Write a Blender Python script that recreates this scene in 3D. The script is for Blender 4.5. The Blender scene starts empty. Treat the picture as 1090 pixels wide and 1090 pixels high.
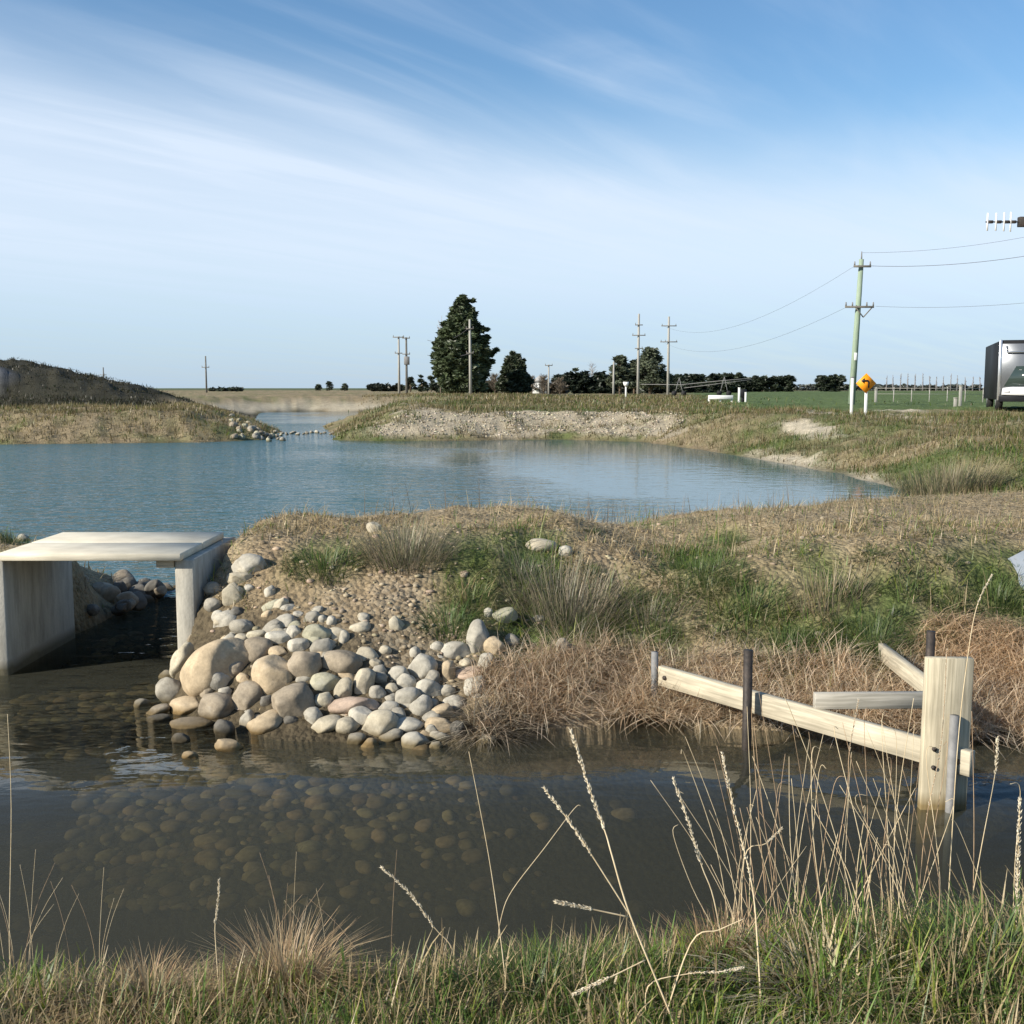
import bpy, math, random
import numpy as np
from mathutils import Matrix, Vector
random.seed(7); RNG = np.random.default_rng(7)
R = math.radians
sc = bpy.context.scene
COL = sc.collection
# ------------------------------------------------------------------ camera geometry (photo is 1090 px square)
F, PITCH, H = 1169.0, R(6.44), 2.0
CP, SP = math.cos(PITCH), math.sin(PITCH)
def ray(px, py):
    xc, yc = (px-545)/F, (545-py)/F
    return (xc, CP+yc*SP, -SP+yc*CP)
def at_y(px, py, y):
    d = ray(px, py); t = y/d[1]
    return (d[0]*t, y, H+d[2]*t)
def at_z(px, py, z=0.0):
    d = ray(px, py); t = (z-H)/d[2]
    return (d[0]*t, d[1]*t, z)
# ------------------------------------------------------------------ noise
def _hash(i, j, s):
    n = (i*374761393 + j*668265263 + s*974711) & 0x7fffffff
    n = ((n ^ (n >> 13))*1274126177) & 0x7fffffff
    return ((n ^ (n >> 16)) & 0xffff)/65535.0
def vnoise(x, y, s=0):
    x = np.asarray(x, float); y = np.asarray(y, float)
    xi = np.floor(x).astype(np.int64); yi = np.floor(y).astype(np.int64)
    u = x-xi; v = y-yi; u = u*u*(3-2*u); v = v*v*(3-2*v)
    a = _hash(xi, yi, s); b = _hash(xi+1, yi, s); c = _hash(xi, yi+1, s); d = _hash(xi+1, yi+1, s)
    return (a*(1-u)+b*u)*(1-v)+(c*(1-u)+d*u)*v
def fbm(x, y, s=0, o=4):
    t = 0; a = .5
    for k in range(o):
        t = t+a*vnoise(np.asarray(x)*2**k+k*17.3, np.asarray(y)*2**k-k*9.1, s+k); a *= .5
    return t/(1-.5**o)
def sstep(a, b, x):
    t = np.clip((np.asarray(x, float)-a)/(b-a), 0, 1); return t*t*(3-2*t)
def smin(a, b, k):
    h = np.clip(.5+.5*(b-a)/k, 0, 1); return b*(1-h)+a*h-k*h*(1-h)
def sd_poly(x, y, P):
    d = np.full(x.shape, 1e18); ins = np.zeros(x.shape, bool)
    n = len(P)
    for i in range(n):
        ax, ay = P[i-1]; bx, by = P[i]
        ex, ey = bx-ax, by-ay; wx, wy = x-ax, y-ay
        t = np.clip((wx*ex+wy*ey)/(ex*ex+ey*ey), 0, 1)
        d = np.minimum(d, (wx-ex*t)**2+(wy-ey*t)**2)
        if by != ay:
            c = ((ay > y) != (by > y)) & (x < (bx-ax)*(y-ay)/(by-ay)+ax); ins ^= c
    return np.where(ins, -1, 1)*np.sqrt(d)
# ------------------------------------------------------------------ terrain
POND = [(-3.5,7.4),(-2.36,7.4),(-2.36,8.7),(-2.35,10.5),(-2.2,12.2),(-1,13.2),(.5,14.6),(2.3,16.1),(4.5,17.6),(7.8,18.3),(7.7,23),(7.4,28),(6.9,31.4),(6.1,36),
        (4.8,41),(2,42.9),(-1.6,42),(-5.1,41.5),(-7,42.6),(-7.2,45),(-7.9,48),(-10,58),(-11,80),(-12,93),(-18,96),(-20.5,90),(-17.5,75),(-13.9,61),
        (-10.3,50),(-9.9,46),(-9.5,43),(-11.5,40.5),(-18,39.3),(-30,38),(-42,36),(-45,20),(-38,12.5),(-14,13),(-6,12.4),(-4.3,11.6),(-3.55,10.6),(-3.5,8.7)]
FX = [-12,-3.72,-3.5,-2.36,-2.2,-1.85,-1.35,-.5,-.1,.1,.75,1.5,2.6,5,12]
FY = [7.7,7.5,9.4,9.4,6.85,6.42,6.12,6.04,6.08,6.3,6.5,6.3,6.1,6.3,7.0]
def ditch_s(x, y):
    yf = np.interp(x, FX, FY)+.10*(vnoise(np.asarray(x)*2.3, 0*np.asarray(x), 3)-.5)
    yn = 3.39+.16*(vnoise(np.asarray(x)*1.1, 0*np.asarray(x), 5)-.5)+.05*np.clip(np.asarray(x), -1, 2)
    return y-yf, yn-y
def hraw(x, y):
    x = np.asarray(x, float); y = np.asarray(y, float)
    sF, sN = ditch_s(x, y)
    dP = sd_poly(x, y, POND)
    # pond side bank slope
    kp = .19+.12*sstep(1.5, -1, x)*(y < 20)+.13*sstep(19, 24, y)
    kp = np.where(y > 60, .16, kp)
    kp = kp+3.0*sstep(9.9, 8.9, y)*sstep(.6, -1.0, x)+.35*sstep(11.8, 9.5, y)*sstep(1.2, -1.2, x)
    wob = 1+.5*(fbm(x*.5, y*.5, 11, 3)-.5)
    hp = np.where(dP > 0, dP*kp*wob, np.maximum(dP*.4, -1.3))
    kf = .47+.12*sstep(-1, -2, x)-.10*sstep(2.6, 5, x)
    hf = np.where(sF > 0, sF*kf, np.maximum(sF*(.24+.12*sstep(0, 1.5, x)), -.17-.14*sstep(0, 1.5, x)-.38*sstep(5.7, 4.4, y)))
    hn = np.where(sN > 0, sN*.75, np.maximum(sN*1.4, -.58-.06*sstep(-1, 1.5, x)))
    far = sstep(17, 32, y)
    top = .88*(1-far)+(1.02+.2*sstep(46, 60, y)*sstep(6, 0, x))*far
    top = top-.05*sstep(2.4, 4.5, x)*(1-far)-.25*sstep(1, 5, x)*sstep(8.5, 12, y)*(1-far)-.28*sstep(-3.5, -3.7, x)*(1-far)
    hfar = smin(smin(hf, hp, .10), top, .18)
    nearb = .40+.03*np.sin(x*1.3)
    hnear = smin(hn, nearb, .08)
    mid = .5*(np.interp(x, FX, FY)+3.30)
    h = np.where(y > mid, hfar, hnear)
    # spoil heap on the left behind the pond
    ux = np.interp(x, [-80,-60,-30,-26.5,-24,-22,-20.5,-18.5,-17], [1.6,2.4,2.2,1.85,1.25,1.0,.6,.35,0])
    prof = sstep(52.5, 60, y)*sstep(80, 66, y)
    h = h+ux*prof*(1+.45*(fbm(x*.45, y*.45, 31, 3)-.5)+.25*(fbm(x*1.4, y*1.4, 33, 3)-.5))
    # roughness
    land = sstep(-.05, .12, h)
    r = np.hypot(x, y)
    h = h+land*((fbm(x*2.2, y*2.2, 41, 4)-.5)*.13*sstep(3.4, 6.6, y)*(1+.9*sstep(20, 40, r))+(vnoise(x*9, y*9, 47)-.5)*.03*(r < 25))
    h = h+land*sstep(16, 30, r)*sstep(130, 60, r)*(fbm(x*.35, y*.35, 51, 3)-.5)*.32
    return h
def hgt(x, y): return float(hraw(np.array([x]), np.array([y]))[0])
def on_ground(px, py):
    d = ray(px, py)
    ys = np.concatenate([np.arange(1.6, 22, .02), np.arange(22, 120, .1)])
    t = ys/d[1]; xs = d[0]*t; zs = H+d[2]*t
    hit = np.nonzero(zs <= np.maximum(hraw(xs, ys), 0.0))[0]
    i = hit[0] if len(hit) else len(ys)-1
    return np.array((xs[i], ys[i], zs[i]))
# ------------------------------------------------------------------ object helpers
def link(o):
    COL.objects.link(o); return o
def tag(o, label=None, cat=None, group=None, kind=None):
    if label: o['label'] = label
    if cat: o['category'] = cat
    if group: o['group'] = group
    if kind: o['kind'] = kind
    return o
def arr_mesh(name, V, faces, mat=None, col=None, smooth=False, uniform=None):
    me = bpy.data.meshes.new(name)
    V = np.asarray(V, np.float32); me.vertices.add(len(V)); me.vertices.foreach_set('co', V.ravel())
    if uniform:      # faces is an (n,k) int array
        f = np.asarray(faces, np.int32); n, k = f.shape
        me.loops.add(n*k); me.loops.foreach_set('vertex_index', f.ravel())
        me.polygons.add(n); me.polygons.foreach_set('loop_start', np.arange(0, n*k, k, dtype=np.int32))
        me.polygons.foreach_set('loop_total', np.full(n, k, np.int32))
    else:
        ls = np.array([len(f) for f in faces], np.int32)
        me.loops.add(int(ls.sum())); me.loops.foreach_set('vertex_index', np.array([i for f in faces for i in f], np.int32))
        me.polygons.add(len(ls)); me.polygons.foreach_set('loop_start', np.concatenate([[0], np.cumsum(ls)[:-1]]).astype(np.int32))
        me.polygons.foreach_set('loop_total', ls)
    if smooth: me.polygons.foreach_set('use_smooth', np.ones(len(me.polygons), bool))
    me.update(calc_edges=True)
    if col is not None:
        a = me.color_attributes.new('Col', 'FLOAT_COLOR', 'POINT')
        c = np.ones((len(V), 4), np.float32); c[:, :3] = col; a.data.foreach_set('color', c.ravel())
    if mat: me.materials.append(mat)
    return me
def obj(name, me, parent=None, loc=None):
    o = bpy.data.objects.new(name, me); link(o)
    if parent: o.parent = parent
    if loc is not None: o.location = loc
    return o
def empty(name, loc, rz=0):
    o = bpy.data.objects.new(name, None); link(o); o.location = loc; o.rotation_euler = (0, 0, rz); o.empty_display_size = .2
    return o
class MB:
    def __init__(s): s.v = []; s.f = []
    def add(s, vs, fs):
        n = len(s.v); s.v += [tuple(map(float, p)) for p in vs]; s.f += [tuple(i+n for i in f) for f in fs]; return s
    def box(s, c, size, rot=None, bev=0.0):
        a, b, d = [q/2 for q in size]
        if bev <= 0: bev = min(size)*.06
        e = bev; vs = []; M = Matrix.Rotation(0, 3, 'X') if rot is None else rot
        # chamfered box: 24 verts
        idx = {}
        for sx in (-1, 1):
            for sy in (-1, 1):
                for sz in (-1, 1):
                    for k, p in enumerate(((sx*a, sy*(b-e), sz*(d-e)), (sx*(a-e), sy*b, sz*(d-e)), (sx*(a-e), sy*(b-e), sz*d))):
                        idx[(sx, sy, sz, k)] = len(vs); vs.append(Vector(c)+M @ Vector(p))
        fs = []
        for k, ax in ((0, 0), (1, 1), (2, 2)):
            for sg in (-1, 1):
                o = [i for i in range(3) if i != ax]; q = []
                for u, w in ((-1, -1), (1, -1), (1, 1), (-1, 1)):
                    t = [0, 0, 0]; t[ax] = sg; t[o[0]] = u; t[o[1]] = w; q.append(idx[(*t, k)])
                fs.append(tuple(q))
        for ax in range(3):
            o = [i for i in range(3) if i != ax]
            for u in (-1, 1):
                for w in (-1, 1):
                    q = []
                    for sg, kk in ((-1, o[0]), (1, o[0]), (1, o[1]), (-1, o[1])):
                        t = [0, 0, 0]; t[ax] = sg; t[o[0]] = u; t[o[1]] = w; q.append(idx[(*t, kk)])
                    fs.append(tuple(q))
        for sx in (-1, 1):
            for sy in (-1, 1):
                for sz in (-1, 1): fs.append(tuple(idx[(sx, sy, sz, k)] for k in range(3)))
        return s.add(vs, fs)
    def tube(s, pts, rad, n=6, cap=True):
        pts = [Vector(p) for p in pts]
        if not hasattr(rad, '__len__'): rad = [rad]*len(pts)
        vs = []; fs = []; up = None
        for i, p in enumerate(pts):
            t = (pts[min(i+1, len(pts)-1)]-pts[max(i-1, 0)]).normalized()
            if up is None:
                up = Vector((1, 0, 0)) if abs(t.x) < .8 else Vector((0, 1, 0))
            a = (up-t*up.dot(t)).normalized(); up = a; b = t.cross(a)
            for k in range(n):
                g = 2*math.pi*k/n; vs.append(p+(a*math.cos(g)+b*math.sin(g))*rad[i])
        for i in range(len(pts)-1):
            for k in range(n): fs.append((i*n+k, i*n+(k+1) % n, (i+1)*n+(k+1) % n, (i+1)*n+k))
        if cap: fs += [tuple(range(n))[::-1], tuple(range((len(pts)-1)*n, len(pts)*n))]
        return s.add(vs, fs)
    def prism(s, poly, y0, y1):     # poly of (x,z), extruded along y
        n = len(poly); vs = [(x, y0, z) for x, z in poly]+[(x, y1, z) for x, z in poly]
        return s.add(vs, [tuple(range(n)), tuple(range(2*n-1, n-1, -1))]+[(i, i+n, (i+1) % n+n, (i+1) % n) for i in range(n)])
    def mesh(s, name, mat, smooth=False):
        me = arr_mesh(name, s.v, s.f, mat, smooth=smooth)
        import bmesh
        bm = bmesh.new(); bm.from_mesh(me); bmesh.ops.recalc_face_normals(bm, faces=bm.faces); bm.to_mesh(me); bm.free()
        return me
    def build(s, name, mat, parent=None, smooth=False):
        return obj(name, s.mesh(name, mat, smooth), parent)
# ------------------------------------------------------------------ materials
def mat_new(name):
    m = bpy.data.materials.new(name); m.use_nodes = True; nt = m.node_tree; nt.nodes.clear()
    return m, nt, nt.nodes.new, nt.links.new
def mat_simple(name, c1, c2=None, scale=8, rough=.8, bump=.0, bscale=40, metal=0, stretch=(1, 1, 1), coord='Object', detail=6, spec=.3):
    m, nt, N, L = mat_new(name)
    out = N('ShaderNodeOutputMaterial'); b = N('ShaderNodeBsdfPrincipled'); L(b.outputs[0], out.inputs[0])
    b.inputs['Roughness'].default_value = rough; b.inputs['Metallic'].default_value = metal; b.inputs['Specular IOR Level'].default_value = spec
    tc = N('ShaderNodeTexCoord'); mp = N('ShaderNodeMapping'); mp.inputs['Scale'].default_value = stretch; L(tc.outputs[coord], mp.inputs[0])
    if c2:
        nz = N('ShaderNodeTexNoise'); nz.inputs['Scale'].default_value = scale; nz.inputs['Detail'].default_value = detail; nz.inputs['Roughness'].default_value = .65
        L(mp.outputs[0], nz.inputs[0])
        cr = N('ShaderNodeValToRGB'); cr.color_ramp.elements[0].position = .32; cr.color_ramp.elements[1].position = .68
        cr.color_ramp.elements[0].color = (*c1, 1); cr.color_ramp.elements[1].color = (*c2, 1)
        L(nz.outputs[0], cr.inputs[0]); L(cr.outputs[0], b.inputs['Base Color'])
    else: b.inputs['Base Color'].default_value = (*c1, 1)
    if bump:
        n2 = N('ShaderNodeTexNoise'); n2.inputs['Scale'].default_value = bscale; n2.inputs['Detail'].default_value = 5; L(mp.outputs[0], n2.inputs[0])
        bp = N('ShaderNodeBump'); bp.inputs['Strength'].default_value = bump; bp.inputs['Distance'].default_value = .01; L(n2.outputs[0], bp.inputs['Height']); L(bp.outputs[0], b.inputs['Normal'])
    return m
def mat_blade(name, transl=.35, rough=.6):
    m, nt, N, L = mat_new(name)
    out = N('ShaderNodeOutputMaterial'); at = N('ShaderNodeAttribute'); at.attribute_name = 'Col'
    d = N('ShaderNodeBsdfDiffuse'); t = N('ShaderNodeBsdfTranslucent'); g = N('ShaderNodeBsdfGlossy'); g.inputs['Roughness'].default_value = .45
    mx = N('ShaderNodeMixShader'); mx.inputs[0].default_value = transl; m2 = N('ShaderNodeMixShader'); m2.inputs[0].default_value = .03
    L(at.outputs['Color'], d.inputs[0]); L(at.outputs['Color'], t.inputs[0])
    L(d.outputs[0], mx.inputs[1]); L(t.outputs[0], mx.inputs[2]); L(mx.outputs[0], m2.inputs[1]); L(g.outputs[0], m2.inputs[2]); L(m2.outputs[0], out.inputs[0])
    return m
M_BLADE = mat_blade('grass_blades', .42)
M_LEAF = mat_blade('leaves', .15)
def mat_stone():
    m, nt, N, L = mat_new('river_stone')
    out = N('ShaderNodeOutputMaterial'); b = N('ShaderNodeBsdfPrincipled'); L(b.outputs[0], out.inputs[0]); b.inputs['Roughness'].default_value = .85; b.inputs['Specular IOR Level'].default_value = .25
    oi = N('ShaderNodeObjectInfo'); tc = N('ShaderNodeTexCoord'); ge = N('ShaderNodeNewGeometry')
    add = N('ShaderNodeVectorMath'); add.operation = 'ADD'
    sc_ = N('ShaderNodeVectorMath'); sc_.operation = 'SCALE'; sc_.inputs['Scale'].default_value = 30
    cmb = N('ShaderNodeCombineXYZ'); L(oi.outputs['Random'], cmb.inputs[0]); L(oi.outputs['Random'], cmb.inputs[1]); L(cmb.outputs[0], sc_.inputs[0])
    L(ge.outputs['Position'], add.inputs[0]); L(sc_.outputs[0], add.inputs[1])
    def ns(scale, det, lo, hi, a, c):
        n = N('ShaderNodeTexNoise'); n.inputs['Scale'].default_value = scale; n.inputs['Detail'].default_value = det; n.inputs['Roughness'].default_value = .7; L(add.outputs[0], n.inputs[0])
        r = N('ShaderNodeMapRange'); r.inputs[1].default_value = lo; r.inputs[2].default_value = hi; r.inputs[3].default_value = a; r.inputs[4].default_value = c; L(n.outputs[0], r.inputs[0]); return r, n
    r1, n1 = ns(9, 5, .35, .65, .72, 1.18); r2, n2 = ns(70, 3, .4, .75, .92, 1.1)
    mu = N('ShaderNodeMath'); mu.operation = 'MULTIPLY'; L(r1.outputs[0], mu.inputs[0]); L(r2.outputs[0], mu.inputs[1])
    vm = N('ShaderNodeVectorMath'); vm.operation = 'SCALE'; L(oi.outputs['Color'], vm.inputs[0]); L(mu.outputs[0], vm.inputs['Scale'])
    # a few pale mineral veins / lichen blotches
    mix = N('ShaderNodeMix'); mix.data_type = 'RGBA'; r3, n3 = ns(3.5, 6, .58, .72, 0, .45)
    L(r3.outputs[0], mix.inputs[0]); L(vm.outputs[0], mix.inputs[6]); mix.inputs[7].default_value = (.42, .40, .34, 1)
    # wet / algae band where the stone stands in the water
    sep = N('ShaderNodeSeparateXYZ'); L(ge.outputs['Position'], sep.inputs[0])
    wn = N('ShaderNodeMath'); wn.operation = 'MULTIPLY_ADD'; L(n1.outputs[0], wn.inputs[0]); wn.inputs[1].default_value = -.05; L(sep.outputs[2], wn.inputs[2])
    wr = N('ShaderNodeMapRange'); wr.inputs[1].default_value = -.01; wr.inputs[2].default_value = .035; wr.inputs[3].default_value = 1; wr.inputs[4].default_value = 0; L(wn.outputs[0], wr.inputs[0])
    wet = N('ShaderNodeMix'); wet.data_type = 'RGBA'; wet.blend_type = 'MULTIPLY'; L(wr.outputs[0], wet.inputs[0]); L(mix.outputs[2], wet.inputs[6]); wet.inputs[7].default_value = (.40, .34, .22, 1)
    L(wet.outputs[2], b.inputs['Base Color'])
    bp = N('ShaderNodeBump'); bp.inputs['Strength'].default_value = .5; bp.inputs['Distance'].default_value = .006
    n4 = N('ShaderNodeTexNoise'); n4.inputs['Scale'].default_value = 45; n4.inputs['Detail'].default_value = 6; L(add.outputs[0], n4.inputs[0])
    L(n4.outputs[0], bp.inputs['Height']); L(bp.outputs[0], b.inputs['Normal'])
    return m
M_STONE = mat_stone()
def mat_ground():
    m, nt, N, L = mat_new('ground_soil')
    out = N('ShaderNodeOutputMaterial'); b = N('ShaderNodeBsdfPrincipled'); L(b.outputs[0], out.inputs[0]); b.inputs['Roughness'].default_value = .95; b.inputs['Specular IOR Level'].default_value = .1
    at = N('ShaderNodeAttribute'); at.attribute_name = 'Col'; ge = N('ShaderNodeNewGeometry')
    ga = N('ShaderNodeAttribute'); ga.attribute_name = 'Gravel'
    def noise(s, d=6):
        n = N('ShaderNodeTexNoise'); n.inputs['Scale'].default_value = s; n.inputs['Detail'].default_value = d; n.inputs['Roughness'].default_value = .7; L(ge.outputs['Position'], n.inputs[0]); return n
    n1, n2 = noise(14), noise(2.2)
    r1 = N('ShaderNodeMapRange'); r1.inputs[1].default_value = .3; r1.inputs[2].default_value = .7; r1.inputs[3].default_value = .55; r1.inputs[4].default_value = 1.4; L(n1.outputs[0], r1.inputs[0])
    r2 = N('ShaderNodeMapRange'); r2.inputs[1].default_value = .3; r2.inputs[2].default_value = .7; r2.inputs[3].default_value = .8; r2.inputs[4].default_value = 1.2; L(n2.outputs[0], r2.inputs[0])
    mu = N('ShaderNodeMath'); mu.operation = 'MULTIPLY'; L(r1.outputs[0], mu.inputs[0]); L(r2.outputs[0], mu.inputs[1])
    vm = N('ShaderNodeVectorMath'); vm.operation = 'SCALE'; L(at.outputs['Color'], vm.inputs[0]); L(mu.outputs[0], vm.inputs['Scale'])
    vo = N('ShaderNodeTexVoronoi'); vo.inputs['Scale'].default_value = 26; L(ge.outputs['Position'], vo.inputs['Vector'])
    vr = N('ShaderNodeSeparateColor'); L(vo.outputs['Color'], vr.inputs[0])
    rr = N('ShaderNodeValToRGB'); rr.color_ramp.elements[0].color = (.17, .125, .075, 1); rr.color_ramp.elements[1].color = (.36, .30, .21, 1); L(vr.outputs[0], rr.inputs[0])
    mx = N('ShaderNodeMix'); mx.data_type = 'RGBA'; L(ga.outputs['Fac'], mx.inputs[0]); L(vm.outputs[0], mx.inputs[6]); L(rr.outputs[0], mx.inputs[7])
    L(mx.outputs[2], b.inputs['Base Color'])
    bp = N('ShaderNodeBump'); bp.inputs['Strength'].default_value = .9; bp.inputs['Distance'].default_value = .03
    hm = N('ShaderNodeMath'); hm.operation = 'MULTIPLY_ADD'; L(vo.outputs['Distance'], hm.inputs[0]); hm.inputs[1].default_value = -.8; L(n1.outputs[0], hm.inputs[2])
    L(hm.outputs[0], bp.inputs['Height']); L(bp.outputs[0], b.inputs['Normal'])
    return m
def mat_wood(name, c1, c2, axis, wet=False):
    m, nt, N, L = mat_new(name)
    out = N('ShaderNodeOutputMaterial'); b = N('ShaderNodeBsdfPrincipled'); L(b.outputs[0], out.inputs[0]); b.inputs['Roughness'].default_value = .7; b.inputs['Specular IOR Level'].default_value = .25
    tc = N('ShaderNodeTexCoord'); mp = N('ShaderNodeMapping'); s = [34, 34, 34]; s[axis] = 1.6; mp.inputs['Scale'].default_value = s; L(tc.outputs['Object'], mp.inputs[0])
    n = N('ShaderNodeTexNoise'); n.inputs['Scale'].default_value = 2.2; n.inputs['Detail'].default_value = 7; n.inputs['Distortion'].default_value = .6; L(mp.outputs[0], n.inputs[0])
    cr = N('ShaderNodeValToRGB'); cr.color_ramp.elements[0].position = .33; cr.color_ramp.elements[1].position = .62; cr.color_ramp.elements[0].color = (*c1, 1); cr.color_ramp.elements[1].color = (*c2, 1); L(n.outputs[0], cr.inputs[0])
    n2 = N('ShaderNodeTexNoise'); n2.inputs['Scale'].default_value = 3.5; n2.inputs['Detail'].default_value = 8; L(tc.outputs['Object'], n2.inputs[0])
    r2 = N('ShaderNodeMapRange'); r2.inputs[1].default_value = .35; r2.inputs[2].default_value = .7; r2.inputs[3].default_value = .78; r2.inputs[4].default_value = 1.08; L(n2.outputs[0], r2.inputs[0])
    vm = N('ShaderNodeVectorMath'); vm.operation = 'SCALE'; L(cr.outputs[0], vm.inputs[0]); L(r2.outputs[0], vm.inputs['Scale'])
    ge = N('ShaderNodeNewGeometry'); sep = N('ShaderNodeSeparateXYZ'); L(ge.outputs['Position'], sep.inputs[0])
    wr = N('ShaderNodeMapRange'); wr.inputs[1].default_value = .02; wr.inputs[2].default_value = .09; wr.inputs[3].default_value = 1; wr.inputs[4].default_value = 0; L(sep.outputs[2], wr.inputs[0])
    wm = N('ShaderNodeMix'); wm.data_type = 'RGBA'; wm.blend_type = 'MULTIPLY'; L(wr.outputs[0], wm.inputs[0]); L(vm.outputs[0], wm.inputs[6]); wm.inputs[7].default_value = (.45, .38, .25, 1)
    L(wm.outputs[2], b.inputs['Base Color'])
    bp = N('ShaderNodeBump'); bp.inputs['Strength'].default_value = .35; bp.inputs['Distance'].default_value = .004; L(n.outputs[0], bp.inputs['Height']); L(bp.outputs[0], b.inputs['Normal'])
    return m
def mat_concrete():
    m, nt, N, L = mat_new('concrete')
    out = N('ShaderNodeOutputMaterial'); b = N('ShaderNodeBsdfPrincipled'); L(b.outputs[0], out.inputs[0]); b.inputs['Roughness'].default_value = .85
    ge = N('ShaderNodeNewGeometry'); mp = N('ShaderNodeMapping'); mp.inputs['Scale'].default_value = (6, 6, 1.2); L(ge.outputs['Position'], mp.inputs[0])
    n = N('ShaderNodeTexNoise'); n.inputs['Scale'].default_value = 2.0; n.inputs['Detail'].default_value = 8; n.inputs['Roughness'].default_value = .7; L(mp.outputs[0], n.inputs[0])
    cr = N('ShaderNodeValToRGB'); cr.color_ramp.elements[0].position = .3; cr.color_ramp.elements[1].position = .6; cr.color_ramp.elements[0].color = (.24, .225, .185, 1); cr.color_ramp.elements[1].color = (.45, .42, .345, 1); L(n.outputs[0], cr.inputs[0])
    sep = N('ShaderNodeSeparateXYZ'); L(ge.outputs['Position'], sep.inputs[0])
    ad = N('ShaderNodeMath'); ad.operation = 'MULTIPLY_ADD'; L(n.outputs[0], ad.inputs[0]); ad.inputs[1].default_value = -.12; L(sep.outputs[2], ad.inputs[2])
    wr = N('ShaderNodeMapRange'); wr.inputs[1].default_value = -.02; wr.inputs[2].default_value = .05; wr.inputs[3].default_value = 1; wr.inputs[4].default_value = 0; L(ad.outputs[0], wr.inputs[0])
    wm = N('ShaderNodeMix'); wm.data_type = 'RGBA'; wm.blend_type = 'MULTIPLY'; L(wr.outputs[0], wm.inputs[0]); L(cr.outputs[0], wm.inputs[6]); wm.inputs[7].default_value = (.32, .30, .22, 1)
    L(wm.outputs[2], b.inputs['Base Color'])
    n2 = N('ShaderNodeTexNoise'); n2.inputs['Scale'].default_value = 60; n2.inputs['Detail'].default_value = 6; L(ge.outputs['Position'], n2.inputs[0])
    bp = N('ShaderNodeBump'); bp.inputs['Strength'].default_value = .4; bp.inputs['Distance'].default_value = .006; L(n2.outputs[0], bp.inputs['Height']); L(bp.outputs[0], b.inputs['Normal'])
    return m
def wave_bump(nt, N, L, specs, mask=None, distance=.03):
    ge = N('ShaderNodeNewGeometry'); prev = None
    for (sx, sy, scale, amp, det) in specs:
        mp = N('ShaderNodeMapping'); mp.inputs['Scale'].default_value = (sx, sy, 1); mp.inputs['Rotation'].default_value = (0, 0, .35); L(ge.outputs['Position'], mp.inputs[0])
        n = N('ShaderNodeTexNoise'); n.inputs['Scale'].default_value = scale; n.inputs['Detail'].default_value = det; n.inputs['Distortion'].default_value = .4; L(mp.outputs[0], n.inputs[0])
        ma = N('ShaderNodeMath'); ma.operation = 'MULTIPLY_ADD'; L(n.outputs[0], ma.inputs[0]); ma.inputs[1].default_value = amp
        if prev: L(prev.outputs[0], ma.inputs[2])
        else: ma.inputs[2].default_value = 0
        prev = ma
    bp = N('ShaderNodeBump'); bp.inputs['Strength'].default_value = 1; bp.inputs['Distance'].default_value = distance; L(prev.outputs[0], bp.inputs['Height'])
    if mask: L(mask, bp.inputs['Strength'])
    return bp, ge
def mat_ditch():
    m, nt, N, L = mat_new('ditch_water')
    out = N('ShaderNodeOutputMaterial')
    ge = N('ShaderNodeNewGeometry'); sub = N('ShaderNodeVectorMath'); sub.operation = 'DISTANCE'; sub.inputs[1].default_value = (-2.9, 8.6, 0); L(ge.outputs['Position'], sub.inputs[0])
    mr = N('ShaderNodeMapRange'); mr.inputs[1].default_value = .9; mr.inputs[2].default_value = 3.4; mr.inputs[3].default_value = 1.0; mr.inputs[4].default_value = .11; L(sub.outputs['Value'], mr.inputs[0])
    bp, _ = wave_bump(nt, N, L, [(1, 2.2, 2.6, 1.0, 2), (1, 1.6, 8, .30, 2)], mr.outputs[0], .075)
    fr = N('ShaderNodeFresnel'); fr.inputs[0].default_value = 1.33; L(bp.outputs[0], fr.inputs[1])
    gl = N('ShaderNodeBsdfGlossy'); gl.inputs['Roughness'].default_value = .02; L(bp.outputs[0], gl.inputs['Normal'])
    tr = N('ShaderNodeBsdfTransparent'); tr.inputs[0].default_value = (.95, .94, .86, 1)
    df = N('ShaderNodeBsdfDiffuse'); df.inputs[0].default_value = (.078, .080, .062, 1); md = N('ShaderNodeMixShader'); md.inputs[0].default_value = .36; L(tr.outputs[0], md.inputs[1]); L(df.outputs[0], md.inputs[2])
    bf = N('ShaderNodeMix'); bf.data_type = 'FLOAT'; L(ge.outputs['Backfacing'], bf.inputs[0]); L(fr.outputs[0], bf.inputs[2]); bf.inputs[3].default_value = .08
    mx = N('ShaderNodeMixShader'); L(bf.outputs[0], mx.inputs[0]); L(md.outputs[0], mx.inputs[1]); L(gl.outputs[0], mx.inputs[2]); L(mx.outputs[0], out.inputs[0])
    va = N('ShaderNodeVolumeAbsorption'); va.inputs['Color'].default_value = (.46, .47, .36, 1); va.inputs['Density'].default_value = 2.3; L(va.outputs[0], out.inputs['Volume'])
    return m
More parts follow.
